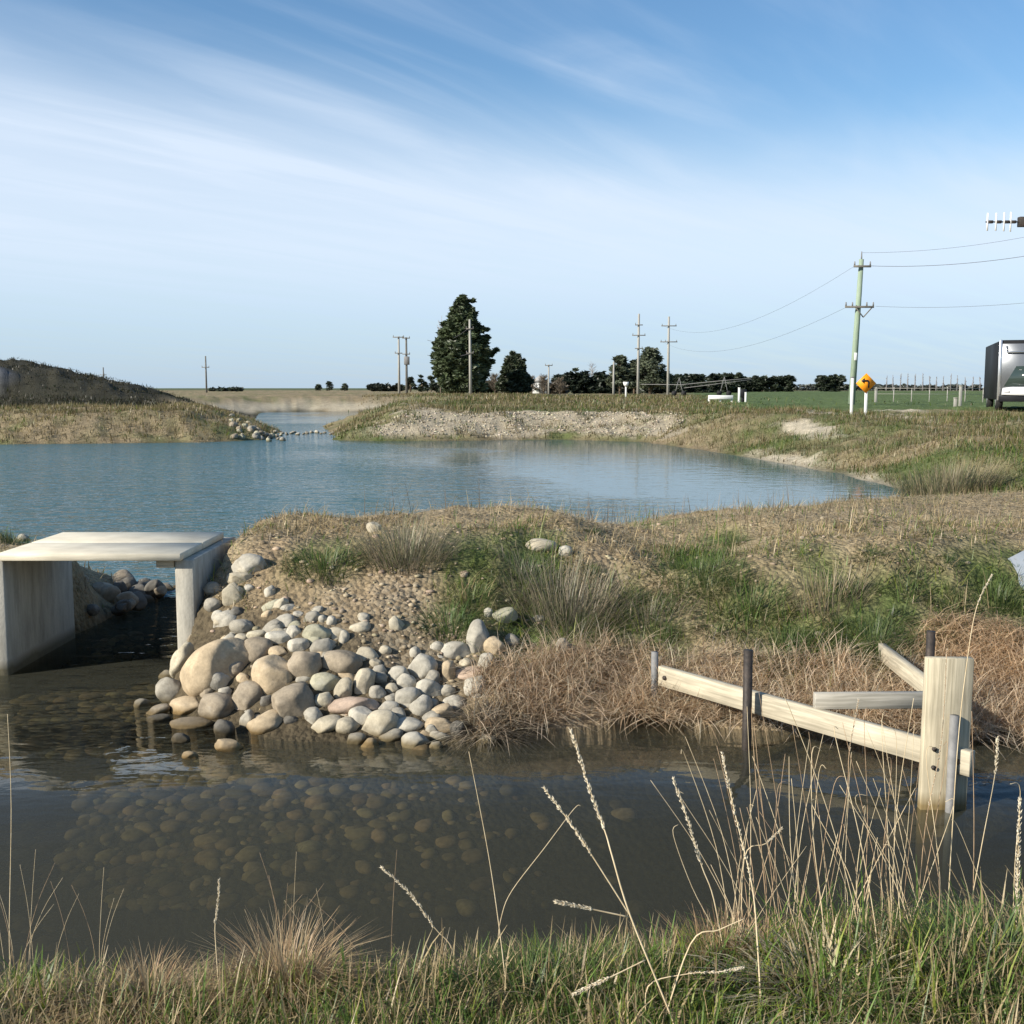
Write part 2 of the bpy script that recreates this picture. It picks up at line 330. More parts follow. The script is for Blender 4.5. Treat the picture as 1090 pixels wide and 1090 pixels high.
def mat_pond():
    m, nt, N, L = mat_new('pond_water')
    out = N('ShaderNodeOutputMaterial')
    ge = N('ShaderNodeNewGeometry')
    n = N('ShaderNodeTexNoise'); n.inputs['Scale'].default_value = .12; n.inputs['Detail'].default_value = 3; L(ge.outputs['Position'], n.inputs[0])
    sep = N('ShaderNodeSeparateXYZ'); L(ge.outputs['Position'], sep.inputs[0])
    # sheltered calm water along the right and far shore, wind ripples to the left
    cx = N('ShaderNodeMath'); cx.operation = 'MULTIPLY_ADD'; L(sep.outputs[0], cx.inputs[0]); cx.inputs[1].default_value = .055; L(n.outputs[0], cx.inputs[2])
    cy = N('ShaderNodeMath'); cy.operation = 'MULTIPLY_ADD'; L(sep.outputs[1], cy.inputs[0]); cy.inputs[1].default_value = .015; L(cx.outputs[0], cy.inputs[2])
    mr = N('ShaderNodeMapRange'); mr.inputs[1].default_value = .55; mr.inputs[2].default_value = .92; mr.inputs[3].default_value = 1.0; mr.inputs[4].default_value = .05; L(cy.outputs[0], mr.inputs[0])
    bp, _ = wave_bump(nt, N, L, [(1, 1.9, 1.5, 1.0, 3), (1, 1.5, 5, .35, 2)], mr.outputs[0], .16)
    fr = N('ShaderNodeFresnel'); fr.inputs[0].default_value = 1.33; L(bp.outputs[0], fr.inputs[1])
    gl = N('ShaderNodeBsdfGlossy'); gl.inputs['Roughness'].default_value = .06; L(bp.outputs[0], gl.inputs['Normal'])
    df = N('ShaderNodeBsdfDiffuse'); df.inputs[0].default_value = (.075, .165, .185, 1)
    tr = N('ShaderNodeBsdfTransparent'); tr.inputs[0].default_value = (.55, .62, .55, 1)
    md = N('ShaderNodeMixShader'); md.inputs[0].default_value = .15; L(df.outputs[0], md.inputs[1]); L(tr.outputs[0], md.inputs[2])
    mx = N('ShaderNodeMixShader'); L(fr.outputs[0], mx.inputs[0]); L(md.outputs[0], mx.inputs[1]); L(gl.outputs[0], mx.inputs[2]); L(mx.outputs[0], out.inputs[0])
    return m
M_GROUND = mat_ground()
M_CONC = mat_concrete()
M_DECK = mat_wood('pale_deck_timber', (.60, .54, .41), (.69, .63, .49), 0)
M_RAIL = mat_wood('new_pine', (.36, .32, .235), (.55, .49, .365), 0)
M_BOARD = mat_wood('new_pine_board', (.35, .305, .21), (.54, .475, .335), 2)
M_GREYW = mat_wood('weathered_timber', (.30, .28, .23), (.46, .43, .36), 0)
M_STEEL = mat_simple('dark_steel', (.03, .028, .026), (.07, .055, .045), 20, .6, .3, 60, metal=.3)
M_GALV = mat_simple('galvanised_steel', (.15, .15, .145), (.26, .255, .245), 9, .7, .2, 50, metal=.1)
M_POLE = mat_simple('treated_pole', (.20, .27, .19), (.30, .36, .27), 3, .85, .2, 30, stretch=(6, 6, .6))
M_POLEG = mat_simple('grey_pole', (.26, .25, .22), (.38, .37, .33), 3, .85, .2, 30, stretch=(6, 6, .6))
M_POLED = mat_simple('dark_pole', (.10, .10, .09), (.18, .17, .15), 3, .85)
M_ARM = mat_simple('crossarm_timber', (.12, .11, .09), (.22, .20, .17), 6, .8)
M_WIRE = mat_simple('cable', (.10, .10, .11), None, rough=.6)
M_WHITE = mat_simple('white_paint', (.72, .72, .68), (.82, .82, .79), 5, .5)
M_ORANGE = mat_simple('orange_sign_face', (.80, .27, .01), (.85, .32, .015), 4, .5)
M_BLACK = mat_simple('black_paint', (.015, .015, .016), None, rough=.5)
M_BARK = mat_simple('bark', (.10, .075, .05), (.18, .14, .10), 6, .9, .4, 20)
M_TRUCKD = mat_simple('dark_gloss_panel', (.012, .013, .014), (.022, .023, .025), 1, .5, spec=.03)
M_TRUCKG = mat_simple('silver_panel', (.11, .12, .13), (.17, .18, .19), .6, .3, metal=.5, spec=.6)
M_CHROME = mat_simple('aluminium_trim', (.62, .63, .64), None, rough=.3, metal=.8)
M_REFLP = mat_simple('pale_reflection_tone', (.70, .71, .71), None, rough=.25, spec=.6)
M_REFLD = mat_simple('dark_reflection_tone', (.03, .045, .04), None, rough=.08, spec=.6)
M_RUBBER = mat_simple('rubber', (.02, .02, .02), None, rough=.8)
M_LAMP = mat_simple('lamp_glass', (.6, .6, .6), None, rough=.1)
M_SHEET = mat_simple('grey_metal_sheet', (.33, .37, .40), (.42, .45, .47), 3, .4, metal=.4)
M_ROOF = mat_simple('iron_roof', (.30, .30, .29), (.38, .37, .36), 3, .6)
# ------------------------------------------------------------------ zones of the ground (surface cover, plus shade painted under the riprap)
def spots(lst):
    out = []
    for px, py, r in lst:
        g = on_ground(px, py); d = math.hypot(g[0], g[1]); out.append((g[0], g[1], r*d/F, r*d/F*2.0))
    return out
GREEN = spots([(340,588,40),(480,664,30),(565,600,45),(500,600,40),(660,650,45),(740,600,55),(800,640,60),(850,690,55),(925,675,50),(960,650,40),(1060,630,45),(560,690,40),(620,690,40),(880,620,40),
               (700,690,45),(1000,640,40),(770,575,30),(690,560,30),(1085,600,25),(590,665,40)])
GRAV = spots([(425,640,34),(440,690,40),(360,640,22),(470,700,28),(650,615,18)])
BARE = spots([(330,620,60),(420,620,55),(290,590,36),(300,650,45),(380,660,50),(440,670,40),(800,600,26),(640,600,22)])
def gsum(x, y, L):
    s = np.zeros(np.shape(x))
    for a, b, rx, ry in L: s = np.maximum(s, np.exp(-((x-a)/rx)**2-((y-b)/ry)**2))
    return s
C_STRAW = np.array((.40, .315, .19)); C_GREEN = np.array((.075, .105, .030)); C_SOIL = np.array((.21, .165, .105)); C_BROWN = np.array((.22, .175, .105)); C_RUST = np.array((.62, .48, .31)); C_SAND = np.array((.44, .385, .28)); C_SILT = np.array((.085, .072, .042))
def zones(x, y):
    """green, gravel, bare, rust weights"""
    n = fbm(x*1.3, y*1.3, 61, 4); n2 = fbm(x*.35, y*.35, 71, 3)
    near = sstep(20, 15, y)
    g = np.clip(gsum(x, y, GREEN)*1.1-.13+(n-.5)*1.4, 0, 1)*near
    sF, sN = ditch_s(x, y)
    g = np.where(sN > -.1, np.clip(.45+(n-.5)*1.6+.25*(x > -.2)*(x < 1.0), 0, 1), g)
    # banks round the pond: greener low and to the right
    gf = np.clip(.32+(n-.5)*1.5+(n2-.5)*1.2+.32*sstep(4, 9, x)*sstep(44, 25, y)-.22*sstep(-8, -11, x), 0, .9)*(1-near)
    field = sstep(0, 6, y-np.interp(x, [2,6,12,24,60], [70,55,47,44,42]))*sstep(0, 5, x-.15*y)*(sN < 0)*sstep(420, 300, y)
    g = np.maximum(g*1.0, gf); g = np.maximum(g, field)
    gr = np.clip(gsum(x, y, GRAV)*1.3-.1+(n-.5)*.8, 0, 1)*near
    bare = np.clip(gsum(x, y, BARE)+(n-.5)*.6, 0, 1)*near
    rust = sstep(-.35, .0, x)*sstep(.75, .38, sF+.35*(n-.5))*(sF > -.3)*near
    rust = np.maximum(rust, np.exp(-((x-3.1)/.45)**2-((y-6.75)/.45)**2))
    return g, gr, bare, rust, field
def ground_color(x, y, h):
    g, gr, bare, rust, field = zones(x, y)
    n = fbm(x*.9, y*.9, 81, 4)[:, None]
    c = C_STRAW*.85*(1-n)+C_BROWN*n
    c = c*(1-g[:, None])+C_GREEN*1.15*g[:, None]
    c = c*(1-bare[:, None]*.75)+np.array((.27, .20, .125))*bare[:, None]*.75
    c = c*(1-rust[:, None]*.7)+C_RUST*.8*rust[:, None]*.7
    dP = sd_poly(x, y, POND)
    # pale gravel face on the far bank and eroded patches on the right bank
    fb = sstep(.2, .8, dP)*sstep(5.2, 3.4, dP)*(y > 40)*sstep(-6.5, -4, x)*sstep(7.5, 5, x)
    fb = np.clip(fb*1.5-.9*(fbm(x*1.1, y*1.1, 91, 3) > .57), 0, 1)
    inl = (y > 60)*sstep(.1, .6, dP)*sstep(6, 3, dP)*(x > -27)
    er = gsum(x, y, SCARS); er = np.clip(er*2.2-.35+(fbm(x*2, y*2, 95, 3)-.5)*1.5, 0, 1)
    sand = np.clip(fb*.9+inl*.9+er, 0, 1)[:, None]
    c = c*(1-sand)+C_SAND*(.75+.4*n)*sand
    c = c*(1-.0*sand)
    mound = (sstep(-16.5, -19, x)*sstep(51, 54, y)*sstep(90, 75, y))[:, None]
    c = c*(1-mound)+np.array((.045, .042, .028))*(.7+.8*n)*mound
    gs = (sstep(-25.6, -27, x)*sstep(52, 53.5, y)*sstep(60, 58, y))[:, None]; c = c*(1-gs)+np.array((.13, .135, .145))*gs
    fld = field[:, None]; c = c*(1-fld)+np.array((.105, .145, .055))*(.75+.5*fbm(x*.03, y*.3, 99, 3)[:, None])*fld
    sFd, _ = ditch_s(x, y); pile = (sstep(-2.6, -2.2, x)*sstep(-.05, -.5, x)*sstep(1.25, .7, sFd)*(sFd > -.2))[:, None]; c = c*(1-pile)+np.array((.10, .08, .05))*pile  # ground painted dark for the shadowed gaps between riprap stones
    far = sstep(300, 500, y)[:, None]; c = c*(1-far)+np.array((.10, .12, .06))*far
    under = sstep(.03, -.05, h)[:, None]
    c = c*(1-under)+C_SILT*under
    wetm = (sstep(.10, .02, h)*sstep(-.05, .0, h))[:, None]*.5; c = c*(1-wetm)+c*.55*wetm
    gr = np.maximum(gr, fb*.5)
    return c, np.where(h < .02, 0, gr*.6)
SCARS = []
for px, py, r in ((832,470,30),(860,462,20),(905,482,30),(890,452,26),(930,456,30),(975,455,20),(950,448,16)):
    d = ray(px, py); t = (0.6-H)/d[2]; SCARS.append((d[0]*t, d[1]*t, r*d[1]*t/F, r*d[1]*t/F*4))
def build_ground():
    rs = [0.3]; 
    while rs[-1] < 4500: rs.append(rs[-1]*(1.0085 if 1.8 < rs[-1] < 60 else (1.12 if rs[-1] <= 1.8 else 1.028))+.002)
    rs = np.array(rs)
    fine = np.arange(-34, 34.01, .125); coarse = np.arange(37, 323.5, 3.0)
    az = np.radians(np.concatenate([fine, coarse]))
    A, RR = np.meshgrid(az, rs); x = (RR*np.sin(A)).ravel(); y = (RR*np.cos(A)).ravel()
    z = hraw(x, y); n, k = len(rs), len(az)
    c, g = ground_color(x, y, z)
    i = np.arange(n-1)[:, None]*k; j = np.arange(k)[None, :]; j2 = (j+1) % k
    f = np.stack([i+j, i+j2, i+k+j2, i+k+j], -1).reshape(-1, 4)[:, ::-1]
    V = np.stack([x, y, z], 1)
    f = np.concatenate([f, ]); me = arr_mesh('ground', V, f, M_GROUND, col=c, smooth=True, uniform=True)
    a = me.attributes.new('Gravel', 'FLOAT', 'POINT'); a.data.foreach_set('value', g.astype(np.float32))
    return tag(obj('ground', me), kind='structure')
build_ground()
# water
def slab(name, poly, z1, z0, mat):
    n = len(poly); V = [(x, y, z1) for x, y in poly]+[(x, y, z0) for x, y in poly]
    return tag(obj(name, arr_mesh(name, V, [tuple(range(n)), tuple(range(2*n-1, n-1, -1))]+[(i, i+n, (i+1) % n+n, (i+1) % n) for i in range(n)], mat)), kind='structure')
slab('ditch_water', [(-14,2.9),(14,2.9),(14,8.2),(-2.2,8.2),(-2.2,10.4),(-4.0,10.4),(-4.0,8.2),(-14,8.2)], 0.0, -1.5, mat_ditch())
PW = arr_mesh('pond_water', [(-60,10.404,0),(10,10.404,0),(10,100,0),(-60,100,0)], [(0,1,2,3)], mat_pond())
tag(obj('pond_water', PW), kind='structure')
# ------------------------------------------------------------------ grass blades (vectorised)
def blades(x, y, z, L, W, lean, az, col, droop=0.5, seg=3, face=None):
    n = len(x); t = np.linspace(0, 1, seg+1)
    dx, dy = np.cos(az), np.sin(az)
    wx, wy = (-dy, dx) if face is None else (np.cos(face), np.sin(face))
    V = np.zeros((n, (seg+1)*2, 3), np.float32)
    for k, tt in enumerate(t):
        out = L*np.sin(lean)*(tt+droop*tt*tt)/(1+droop*.5)
        up = L*np.cos(lean)*tt-L*droop*.55*np.abs(np.sin(lean))*tt**2.2
        w = W*(1-tt)**.7*.5+W*.04
        cx, cy, cz = x+dx*out, y+dy*out, z+up
        V[:, 2*k] = np.stack([cx-wx*w, cy-wy*w, cz], 1); V[:, 2*k+1] = np.stack([cx+wx*w, cy+wy*w, cz], 1)
    b = (np.arange(n)*(seg+1)*2)[:, None, None]
    q = np.array([[2*k, 2*k+1, 2*k+3, 2*k+2] for k in range(seg)])[None]
    Fc = (b+q).reshape(-1, 4)
    C = np.repeat(col[:, None, :], (seg+1)*2, 1)
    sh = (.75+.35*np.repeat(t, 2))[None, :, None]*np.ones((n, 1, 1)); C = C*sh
    return V.reshape(-1, 3), Fc, C.reshape(-1, 3)
def merge(parts):
    V = []; Fc = []; C = []; o = 0
    for v, f, c in parts: V.append(v); Fc.append(f+o); C.append(c); o += len(v)
    return np.concatenate(V), np.concatenate(Fc), np.concatenate(C)
def grass_obj(name, parts, mat=M_BLADE):
    V, f, c = merge(parts); return obj(name, arr_mesh(name, V, f, mat, col=c, uniform=True))
def straw_green(n, gw, rng=RNG):
    """per blade colour: green or straw with variation"""
    isg = rng.random(n) < gw
    s = np.array((.52, .405, .22))*(.6+.6*rng.random((n, 1)))*np.array([1, 1, 1])
    dark = rng.random(n) < .3; s[dark] = s[dark]*np.array((.62, .58, .56))
    g = np.array((.13, .205, .04))*(.55+.8*rng.random((n, 1))); yl = rng.random(n) < .25; g[yl] = g[yl]*np.array((1.7, 1.25, 1.0))
    return np.where(isg[:, None], g, s)
U = RNG.random
# near bank
def near_grass():
    parts = []
    n = 60000
    x = (U(n)-.5)*6.4; y = 1.6+U(n)*2.0; _, sN = ditch_s(x, y)
    k = (sN > -.05); x, y = x[k], y[k]; sN = sN[k]; z = hraw(x, y); n = len(x)
    g, *_ = zones(x, y); cl = fbm(x*3, y*3, 101, 3)
    gw = np.clip(g*.95+.12-.36*sstep(-.6, -1.1, x)-.15*(x > .7), .10, .92)
    L = (.05+.10*U(n))*(.6+.9*cl)*(1+.35*(x > .9)); L *= np.where(sN < .15, .8, 1)
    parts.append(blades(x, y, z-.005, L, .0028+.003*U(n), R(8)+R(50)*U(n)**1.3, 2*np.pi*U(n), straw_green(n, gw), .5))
    # longer leaves, thickest at the right
    n = 9000; x = np.where(U(n) < .5, .2+U(n)*2.6, (U(n)-.5)*6); y = 1.8+U(n)*1.6; _, sN = ditch_s(x, y); k = sN > -.04; x, y = x[k], y[k]; n = len(x); z = hraw(x, y)
    cl = fbm(x*2.2, y*2.2, 111, 3)
    gw = np.clip((cl-.42)*3.0, .06, .92)
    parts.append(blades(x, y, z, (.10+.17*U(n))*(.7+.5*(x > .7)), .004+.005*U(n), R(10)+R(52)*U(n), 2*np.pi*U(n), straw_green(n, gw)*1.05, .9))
    return tag(grass_obj('bank_grass', parts), 'rough green and straw coloured grass covering the near bank', None, None, 'stuff')
near_grass()
def berm_grass():
    parts = []
    def scatter(n, x0, x1, y0, y1, Lf, W, thin=None, lmax=R(65)):
        x = x0+U(n)*(x1-x0); y = y0+U(n)*(y1-y0)
        sF, _ = ditch_s(x, y); dP = sd_poly(x, y, POND); h = hraw(x, y); g, gr, bare, rust, _f = zones(x, y)
        p = np.clip(1-.92*gr-.8*bare, .03, 1)*(sF > .12)*(h > .01)*(dP > .02)
        pile = (x > -2.5)*(x < -.2)*(sF < .9); p = p*np.where(pile, .04, 1)*np.clip(.25+3.2*(fbm(x*2.1+5, y*2.1, 221, 3)-.38), .2, 1)
        k = U(n) < p; x, y, h, g, rust = x[k], y[k], h[k], g[k], rust[k]; n = len(x)
        cl = fbm(x*2.5, y*2.5, 121, 3)
        L = Lf(n)*(.45+.9*cl)*(1+.5*(g > .4))
        c = straw_green(n, np.clip(g*.95+.10+.55*(fbm(x*.9+9, y*.9, 77, 3)-.4), .06, .92)); c = c*(.55+.9*fbm(x*1.7, y*1.7, 88, 3))[:, None]; c = c*(1-.55*(rust*(U(n) > g))[:, None])+np.array((.76, .61, .43))*(.6+.6*U(n))[:, None]*.55*(rust)[:, None]
        parts.append(blades(x, y, h-.005, L, W*(.6+.8*U(n)), R(10)+lmax*U(n)**.9, 2*np.pi*U(n), c, .6))
    scatter(42000, -2.4, 5.6, 6.1, 9.5, lambda n: .04+.08*U(n), .006, lmax=R(80))
    scatter(52000, -6, 9.5, 8.5, 19, lambda n: .03+.065*U(n), .009, lmax=R(82))
    scatter(9000, -2.4, 8, 6.4, 17, lambda n: .12+.16*U(n), .006, lmax=R(45))
    scatter(8000, -14, -3.6, 7.6, 13, lambda n: .08+.12*U(n), .009)
    n = 60000; x = -2.3+U(n)*11; y = 6.4+U(n)*11; sF, _ = ditch_s(x, y); dP = sd_poly(x, y, POND); h = hraw(x, y); g, gr, bare, rust, _f = zones(x, y)
    k = (sF > .5)*(dP > .05)*(U(n) < np.clip(1.15-1.3*g-.9*gr-.9*bare, .05, 1)*np.clip(2.2*fbm(x*1.9, y*1.9, 211, 3)-.45, 0, 1))*(~((x < -.2)*(sF < .95))); x, y, h = x[k], y[k], h[k]; n = len(x)
    c = np.array((.66, .54, .36))*(.55+.7*U(n))[:, None]; parts.append(blades(x, y, h+.012+.02*U(n), .05+.10*U(n), .004+.006*U(n), R(78)+R(12)*U(n), 2*np.pi*U(n), c, .05))
    # seed stalks standing on the crest against the pond
    n = 500; x = -1.6+U(n)*8; y = 9+U(n)*6; h = hraw(x, y); dP = sd_poly(x, y, POND); k = (h > .05)*(dP > .3)*(fbm(x*.8, y*.8, 131, 2) > .5); x, y, h = x[k], y[k], h[k]; n = len(x)
    parts.append(blades(x, y, h, .18+.22*U(n), np.full(n, .006), R(3)+R(20)*U(n), 2*np.pi*U(n), np.array((.26, .19, .12))*(.6+.7*U(n)[:, None]), .3))
    return tag(grass_obj('berm_grass', parts), 'short dead grass and green patches covering the berm beyond the ditch', None, None, 'stuff')
berm_grass()
def hanging_grass():
    n = 17000; x = -.25+U(n)*4.2; yf = np.interp(x, FX, FY); sF = -.03+.62*U(n)**1.1; y = yf+sF
    h = hraw(x, y); cl = fbm(x*4, sF*2, 141, 3); keep = U(n) < np.clip(cl*2.2-.35, .1, 1); x, y, h, cl = x[keep], y[keep], h[keep], cl[keep]; n = len(x)
    L = (.12+.20*U(n))*(.6+.8*cl)
    base = np.array((.93, .745, .53)); c = base*(.45+.75*U(n))[:, None]; d = U(n) < .25; c[d] = c[d]*np.array((.66, .58, .50)); w = U(n) < .2; c[w] = c[w]*np.array((1.0, 1.12, 1.15))
    p = blades(x, y, h+.03, L, .004+.004*U(n), R(15)+R(62)*U(n), -np.pi/2+(U(n)-.5)*3.6, c, .75)
    n = 3200; a = U(n)*2*np.pi; r = np.sqrt(U(n))*.5; x = 3.05+np.cos(a)*r*1.1; y = 6.72+np.sin(a)*r; h = hraw(x, y)
    c = np.array((.84, .63, .40))*(.5+.75*U(n))[:, None]
    p2 = blades(x, y, h, .14+.2*U(n), .004+.004*U(n), R(30)+R(55)*U(n), -np.pi/2+(U(n)-.5)*3.4, c, 1.0)
    return tag(grass_obj('hanging_grass', [p, p2]), 'matted rust coloured dead grass hanging down the ditch bank', None, None, 'stuff')
hanging_grass()
def far_grass():
    parts = []
    def scatter(n, x0, x1, y0, y1, L0, L1, W, dens=None, light=1.0):
        y = y0*(y1/y0)**U(n); x = x0+U(n)*(x1-x0); x = np.where(True, x, x)
        dP = sd_poly(x, y, POND); h = hraw(x, y); g, gr, bare, rust, field = zones(x, y)
        c, gv = ground_color(x, y, h)
        pale = (c[:, 0] > .36)
        k = (dP > .05)*(h > .02)*(U(n) > .93*pale)*(U(n) > field*.97)
        x, y, h, g = x[k], y[k], h[k], g[k]; n = len(x); cl = fbm(x*.9, y*.9, 151, 3)
        col = straw_green(n, np.clip(g*.8, .05, .9))*np.array((.56, .58, .52))*(.45+1.05*fbm(x*.6, y*.6, 171, 3))[:, None]*light
        gsl = (x < -25.6)*(y < 60)*(y > 52); mnd = (x < -17)*(y > 52); y = np.where(gsl, y+14, y); h = hraw(x, y); col[mnd] = col[mnd]*np.array((.24, .27, .29))
        parts.append(blades(x, y, h-.02, (L0+L1*U(n))*(.35+1.2*cl), W*(.6+.8*U(n)), R(8)+R(50)*U(n), 2*np.pi*U(n), col, .6, seg=2))
    scatter(52000, 5, 18, 16.5, 40, .08, .24, .016)
    scatter(30000, -8, 14, 40, 62, .10, .22, .03)
    scatter(22000, -26, -9, 38, 56, .10, .22, .03)
    scatter(14000, -34, -14, 50, 75, .06, .16, .04)
    scatter(26000, -14, 26, 60, 150, .12, .25, .06)
    return tag(grass_obj('pond_bank_grass', parts), 'tussocky brown and green grass on the banks around the pond', None, None, 'stuff')
far_grass()
# ------------------------------------------------------------------ pebbles and cobbles as loose ground cover
def ico(sub):
    import bmesh
    bm = bmesh.new(); bmesh.ops.create_icosphere(bm, subdivisions=sub, radius=1); v = np.array([q.co[:] for q in bm.verts]); f = np.array([[q.index for q in p.verts] for p in bm.faces]); bm.free(); return v, f
IV1, IF1 = ico(1); IV2, IF2 = ico(2); IV4, IF4 = ico(4)
def pebbles(name, x, y, z, s, col, label, sub=1, mat=None, flat=.6):
    iv, jf = (IV1, IF1) if sub == 1 else (IV2, IF2)
    n = len(x); m = len(iv)
    sx, sy, sz = s*(.7+.6*U(n)), s*(.7+.6*U(n)), s*flat*(.7+.5*U(n)); a = U(n)*6.283
    jit = 1+.22*(U((n, m))-.5)
    px = iv[None, :, 0]*sx[:, None]*jit; py = iv[None, :, 1]*sy[:, None]*jit; pz = iv[None, :, 2]*sz[:, None]*jit
    ca, sa = np.cos(a)[:, None], np.sin(a)[:, None]
    V = np.stack([px*ca-py*sa+x[:, None], px*sa+py*ca+y[:, None], pz+z[:, None]], -1).reshape(-1, 3)
    f = (jf[None]+(np.arange(n)*m)[:, None, None]).reshape(-1, 3)
    C = np.repeat(col, m, 0)
    return tag(obj(name, arr_mesh(name, V, f, mat or M_PEB, col=C, smooth=True, uniform=True)), label, None, None, 'stuff')
def mat_peb():
    m, nt, N, L = mat_new('pebbles')
    out = N('ShaderNodeOutputMaterial'); b = N('ShaderNodeBsdfPrincipled'); L(b.outputs[0], out.inputs[0]); b.inputs['Roughness'].default_value = .9; b.inputs['Specular IOR Level'].default_value = .15
    at = N('ShaderNodeAttribute'); at.attribute_name = 'Col'; n = N('ShaderNodeTexNoise'); n.inputs['Scale'].default_value = 30; n.inputs['Detail'].default_value = 5; ge = N('ShaderNodeNewGeometry'); L(ge.outputs['Position'], n.inputs[0])
    r = N('ShaderNodeMapRange'); r.inputs[1].default_value = .3; r.inputs[2].default_value = .7; r.inputs[3].default_value = .7; r.inputs[4].default_value = 1.25; L(n.outputs[0], r.inputs[0])
    vm = N('ShaderNodeVectorMath'); vm.operation = 'SCALE'; L(at.outputs['Color'], vm.inputs[0]); L(r.outputs[0], vm.inputs['Scale']); L(vm.outputs[0], b.inputs['Base Color'])
    return m
M_PEB = mat_peb()
def peb_col(n, base=(.36, .33, .26), var=.7): return np.array(base)*(1-var/2+var*U(n))[:, None]*(1+.12*(U((n, 3))-.5))
n = 26000; x = -2.4+U(n)*7.5; y = 6.2+U(n)*6; g, gr, bare, rust, _f = zones(x, y); h = hraw(x, y); sF, _ = ditch_s(x, y)
k = (U(n) < np.clip(.42*gr+.10*bare+.012, 0, 1))*(sF > .1)*(h > .03)*(sd_poly(x, y, POND) > .15); x, y, h = x[k], y[k], h[k]; n = len(x)
pebbles('gravel', x, y, h+.003, .006+.022*U(n)**3+.004, peb_col(n, (.32, .26, .18)), 'loose pale gravel spilling over the bare bank above the stone pile')
# stream bed
n = 12000; x = -5.2+U(n)*7.2; y = 3.7+U(n)*5.6; h = hraw(x, y); k = (h < -.09)*(U(n) < sstep(.9, -2.0, x+.5*(fbm(x, y, 161, 2)-.5)))*(~((x > -3.75)*(x < -3.45)*(y > 7.2)))*(~((x > -2.4)*(x < -2.2)*(y > 7.2))); x, y, h = x[k], y[k], h[k]; n = len(x)
pebbles('stream_bed_stones', x, y, h-.008, .024+.05*U(n)**2.4, peb_col(n, (.22, .165, .09), 1.0), 'drowned brown cobbles covering the ditch bed', sub=2, flat=.5)
# far gravel face
n = 5500; x = -7+U(n)*14; y = 41+U(n)*7; dP = sd_poly(x, y, POND); h = hraw(x, y); c, gv = ground_color(x, y, h); k = (dP > .25)*(c[:, 0] > .27)*(U(n) < .8)*(h < 1.0); x, y, h = x[k], y[k], h[k]; n = len(x)
pebbles('bank_gravel', x, y, h+.01, .02+.05*U(n)**2, peb_col(n, (.38, .335, .25), .8), 'pale stony face of the bank across the pond')
# ------------------------------------------------------------------ stones: each one an object
def stone_mesh(i, ang):
    rng = np.random.default_rng(100+i); v = IV4.copy()
    for q in range(4+ang*5):          # flattened facets
        d = rng.normal(size=3); d /= np.linalg.norm(d); lim = .70+.24*rng.random()
        t = v@d; o = np.maximum(t-lim, 0)*(.72+.25*rng.random()); v -= o[:, None]*d
    ph = rng.random(3)*9
    for fq, am in ((1.5, .09), (3.1, .045), (6.5, .022), (13., .008)):
        w = np.sin(v[:, 0]*fq+ph[0]+1.7*np.sin(v[:, 1]*fq*.8+ph[1]))*np.cos(v[:, 2]*fq+ph[2]+v[:, 1]*fq*.7); v = v*(1+am*w)[:, None]
    v -= (v.max(0)+v.min(0))/2; v /= (v.max(0)-v.min(0))/2
    return arr_mesh('stone', v, IF4, M_STONE, smooth=True, uniform=True)
SM = [stone_mesh(i, 1 if i % 3 == 0 else 0) for i in range(15)]
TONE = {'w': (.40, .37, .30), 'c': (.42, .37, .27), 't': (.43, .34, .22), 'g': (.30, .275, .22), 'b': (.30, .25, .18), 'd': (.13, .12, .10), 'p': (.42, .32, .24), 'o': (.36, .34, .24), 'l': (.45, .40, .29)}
used_idx = [0]
def stone(px, py, w, h, rot, tone, label, group, ang=None, lift=.30, dep=None, zmin=None):
    g = on_ground(px, py+h*.22); dist = g[1]
    W, Hh = w*dist/F*1.10, h*dist/F*1.16
    d = Vector(ray(px, py)); t = dist/d[1]
    c = Vector((d[0]*t, d[1]*t, H+d[2]*t))
    D = dep or (W+Hh)/2*.95
    c = c+Vector((0, 1, 0))*(D*.18)
    c.z -= D*.18*(0.22)*0
    i = used_idx[0]; used_idx[0] += 1
    me = SM[(i*3) % 15 if (ang or i % 3 == 1) else [q for q in range(15) if q % 3][i % 10]]
    o = obj('stone', me); o.location = c
    o.scale = (W/2, D/2, Hh/2); o.rotation_euler = (R(random.uniform(-8, 8)), R(rot), R(random.uniform(-12, 12)))
    tc = TONE[tone]; v = random.uniform(.92, 1.08); o.color = (tc[0]*v, tc[1]*v, tc[2]*v, 1)
    tag(o, label, 'stone', group); return o
GP = 'stones of the riprap pile'
Z5 = lambda x, y, w, h: (140+x/3.893, 570+y/3.893, w/3.893, h/3.893)
Z6 = lambda x, y, w, h: (380+x/3.633, 530+y/3.633, w/3.633, h/3.633)
SMALL = 'small stone wedged among the larger ones of the riprap pile'
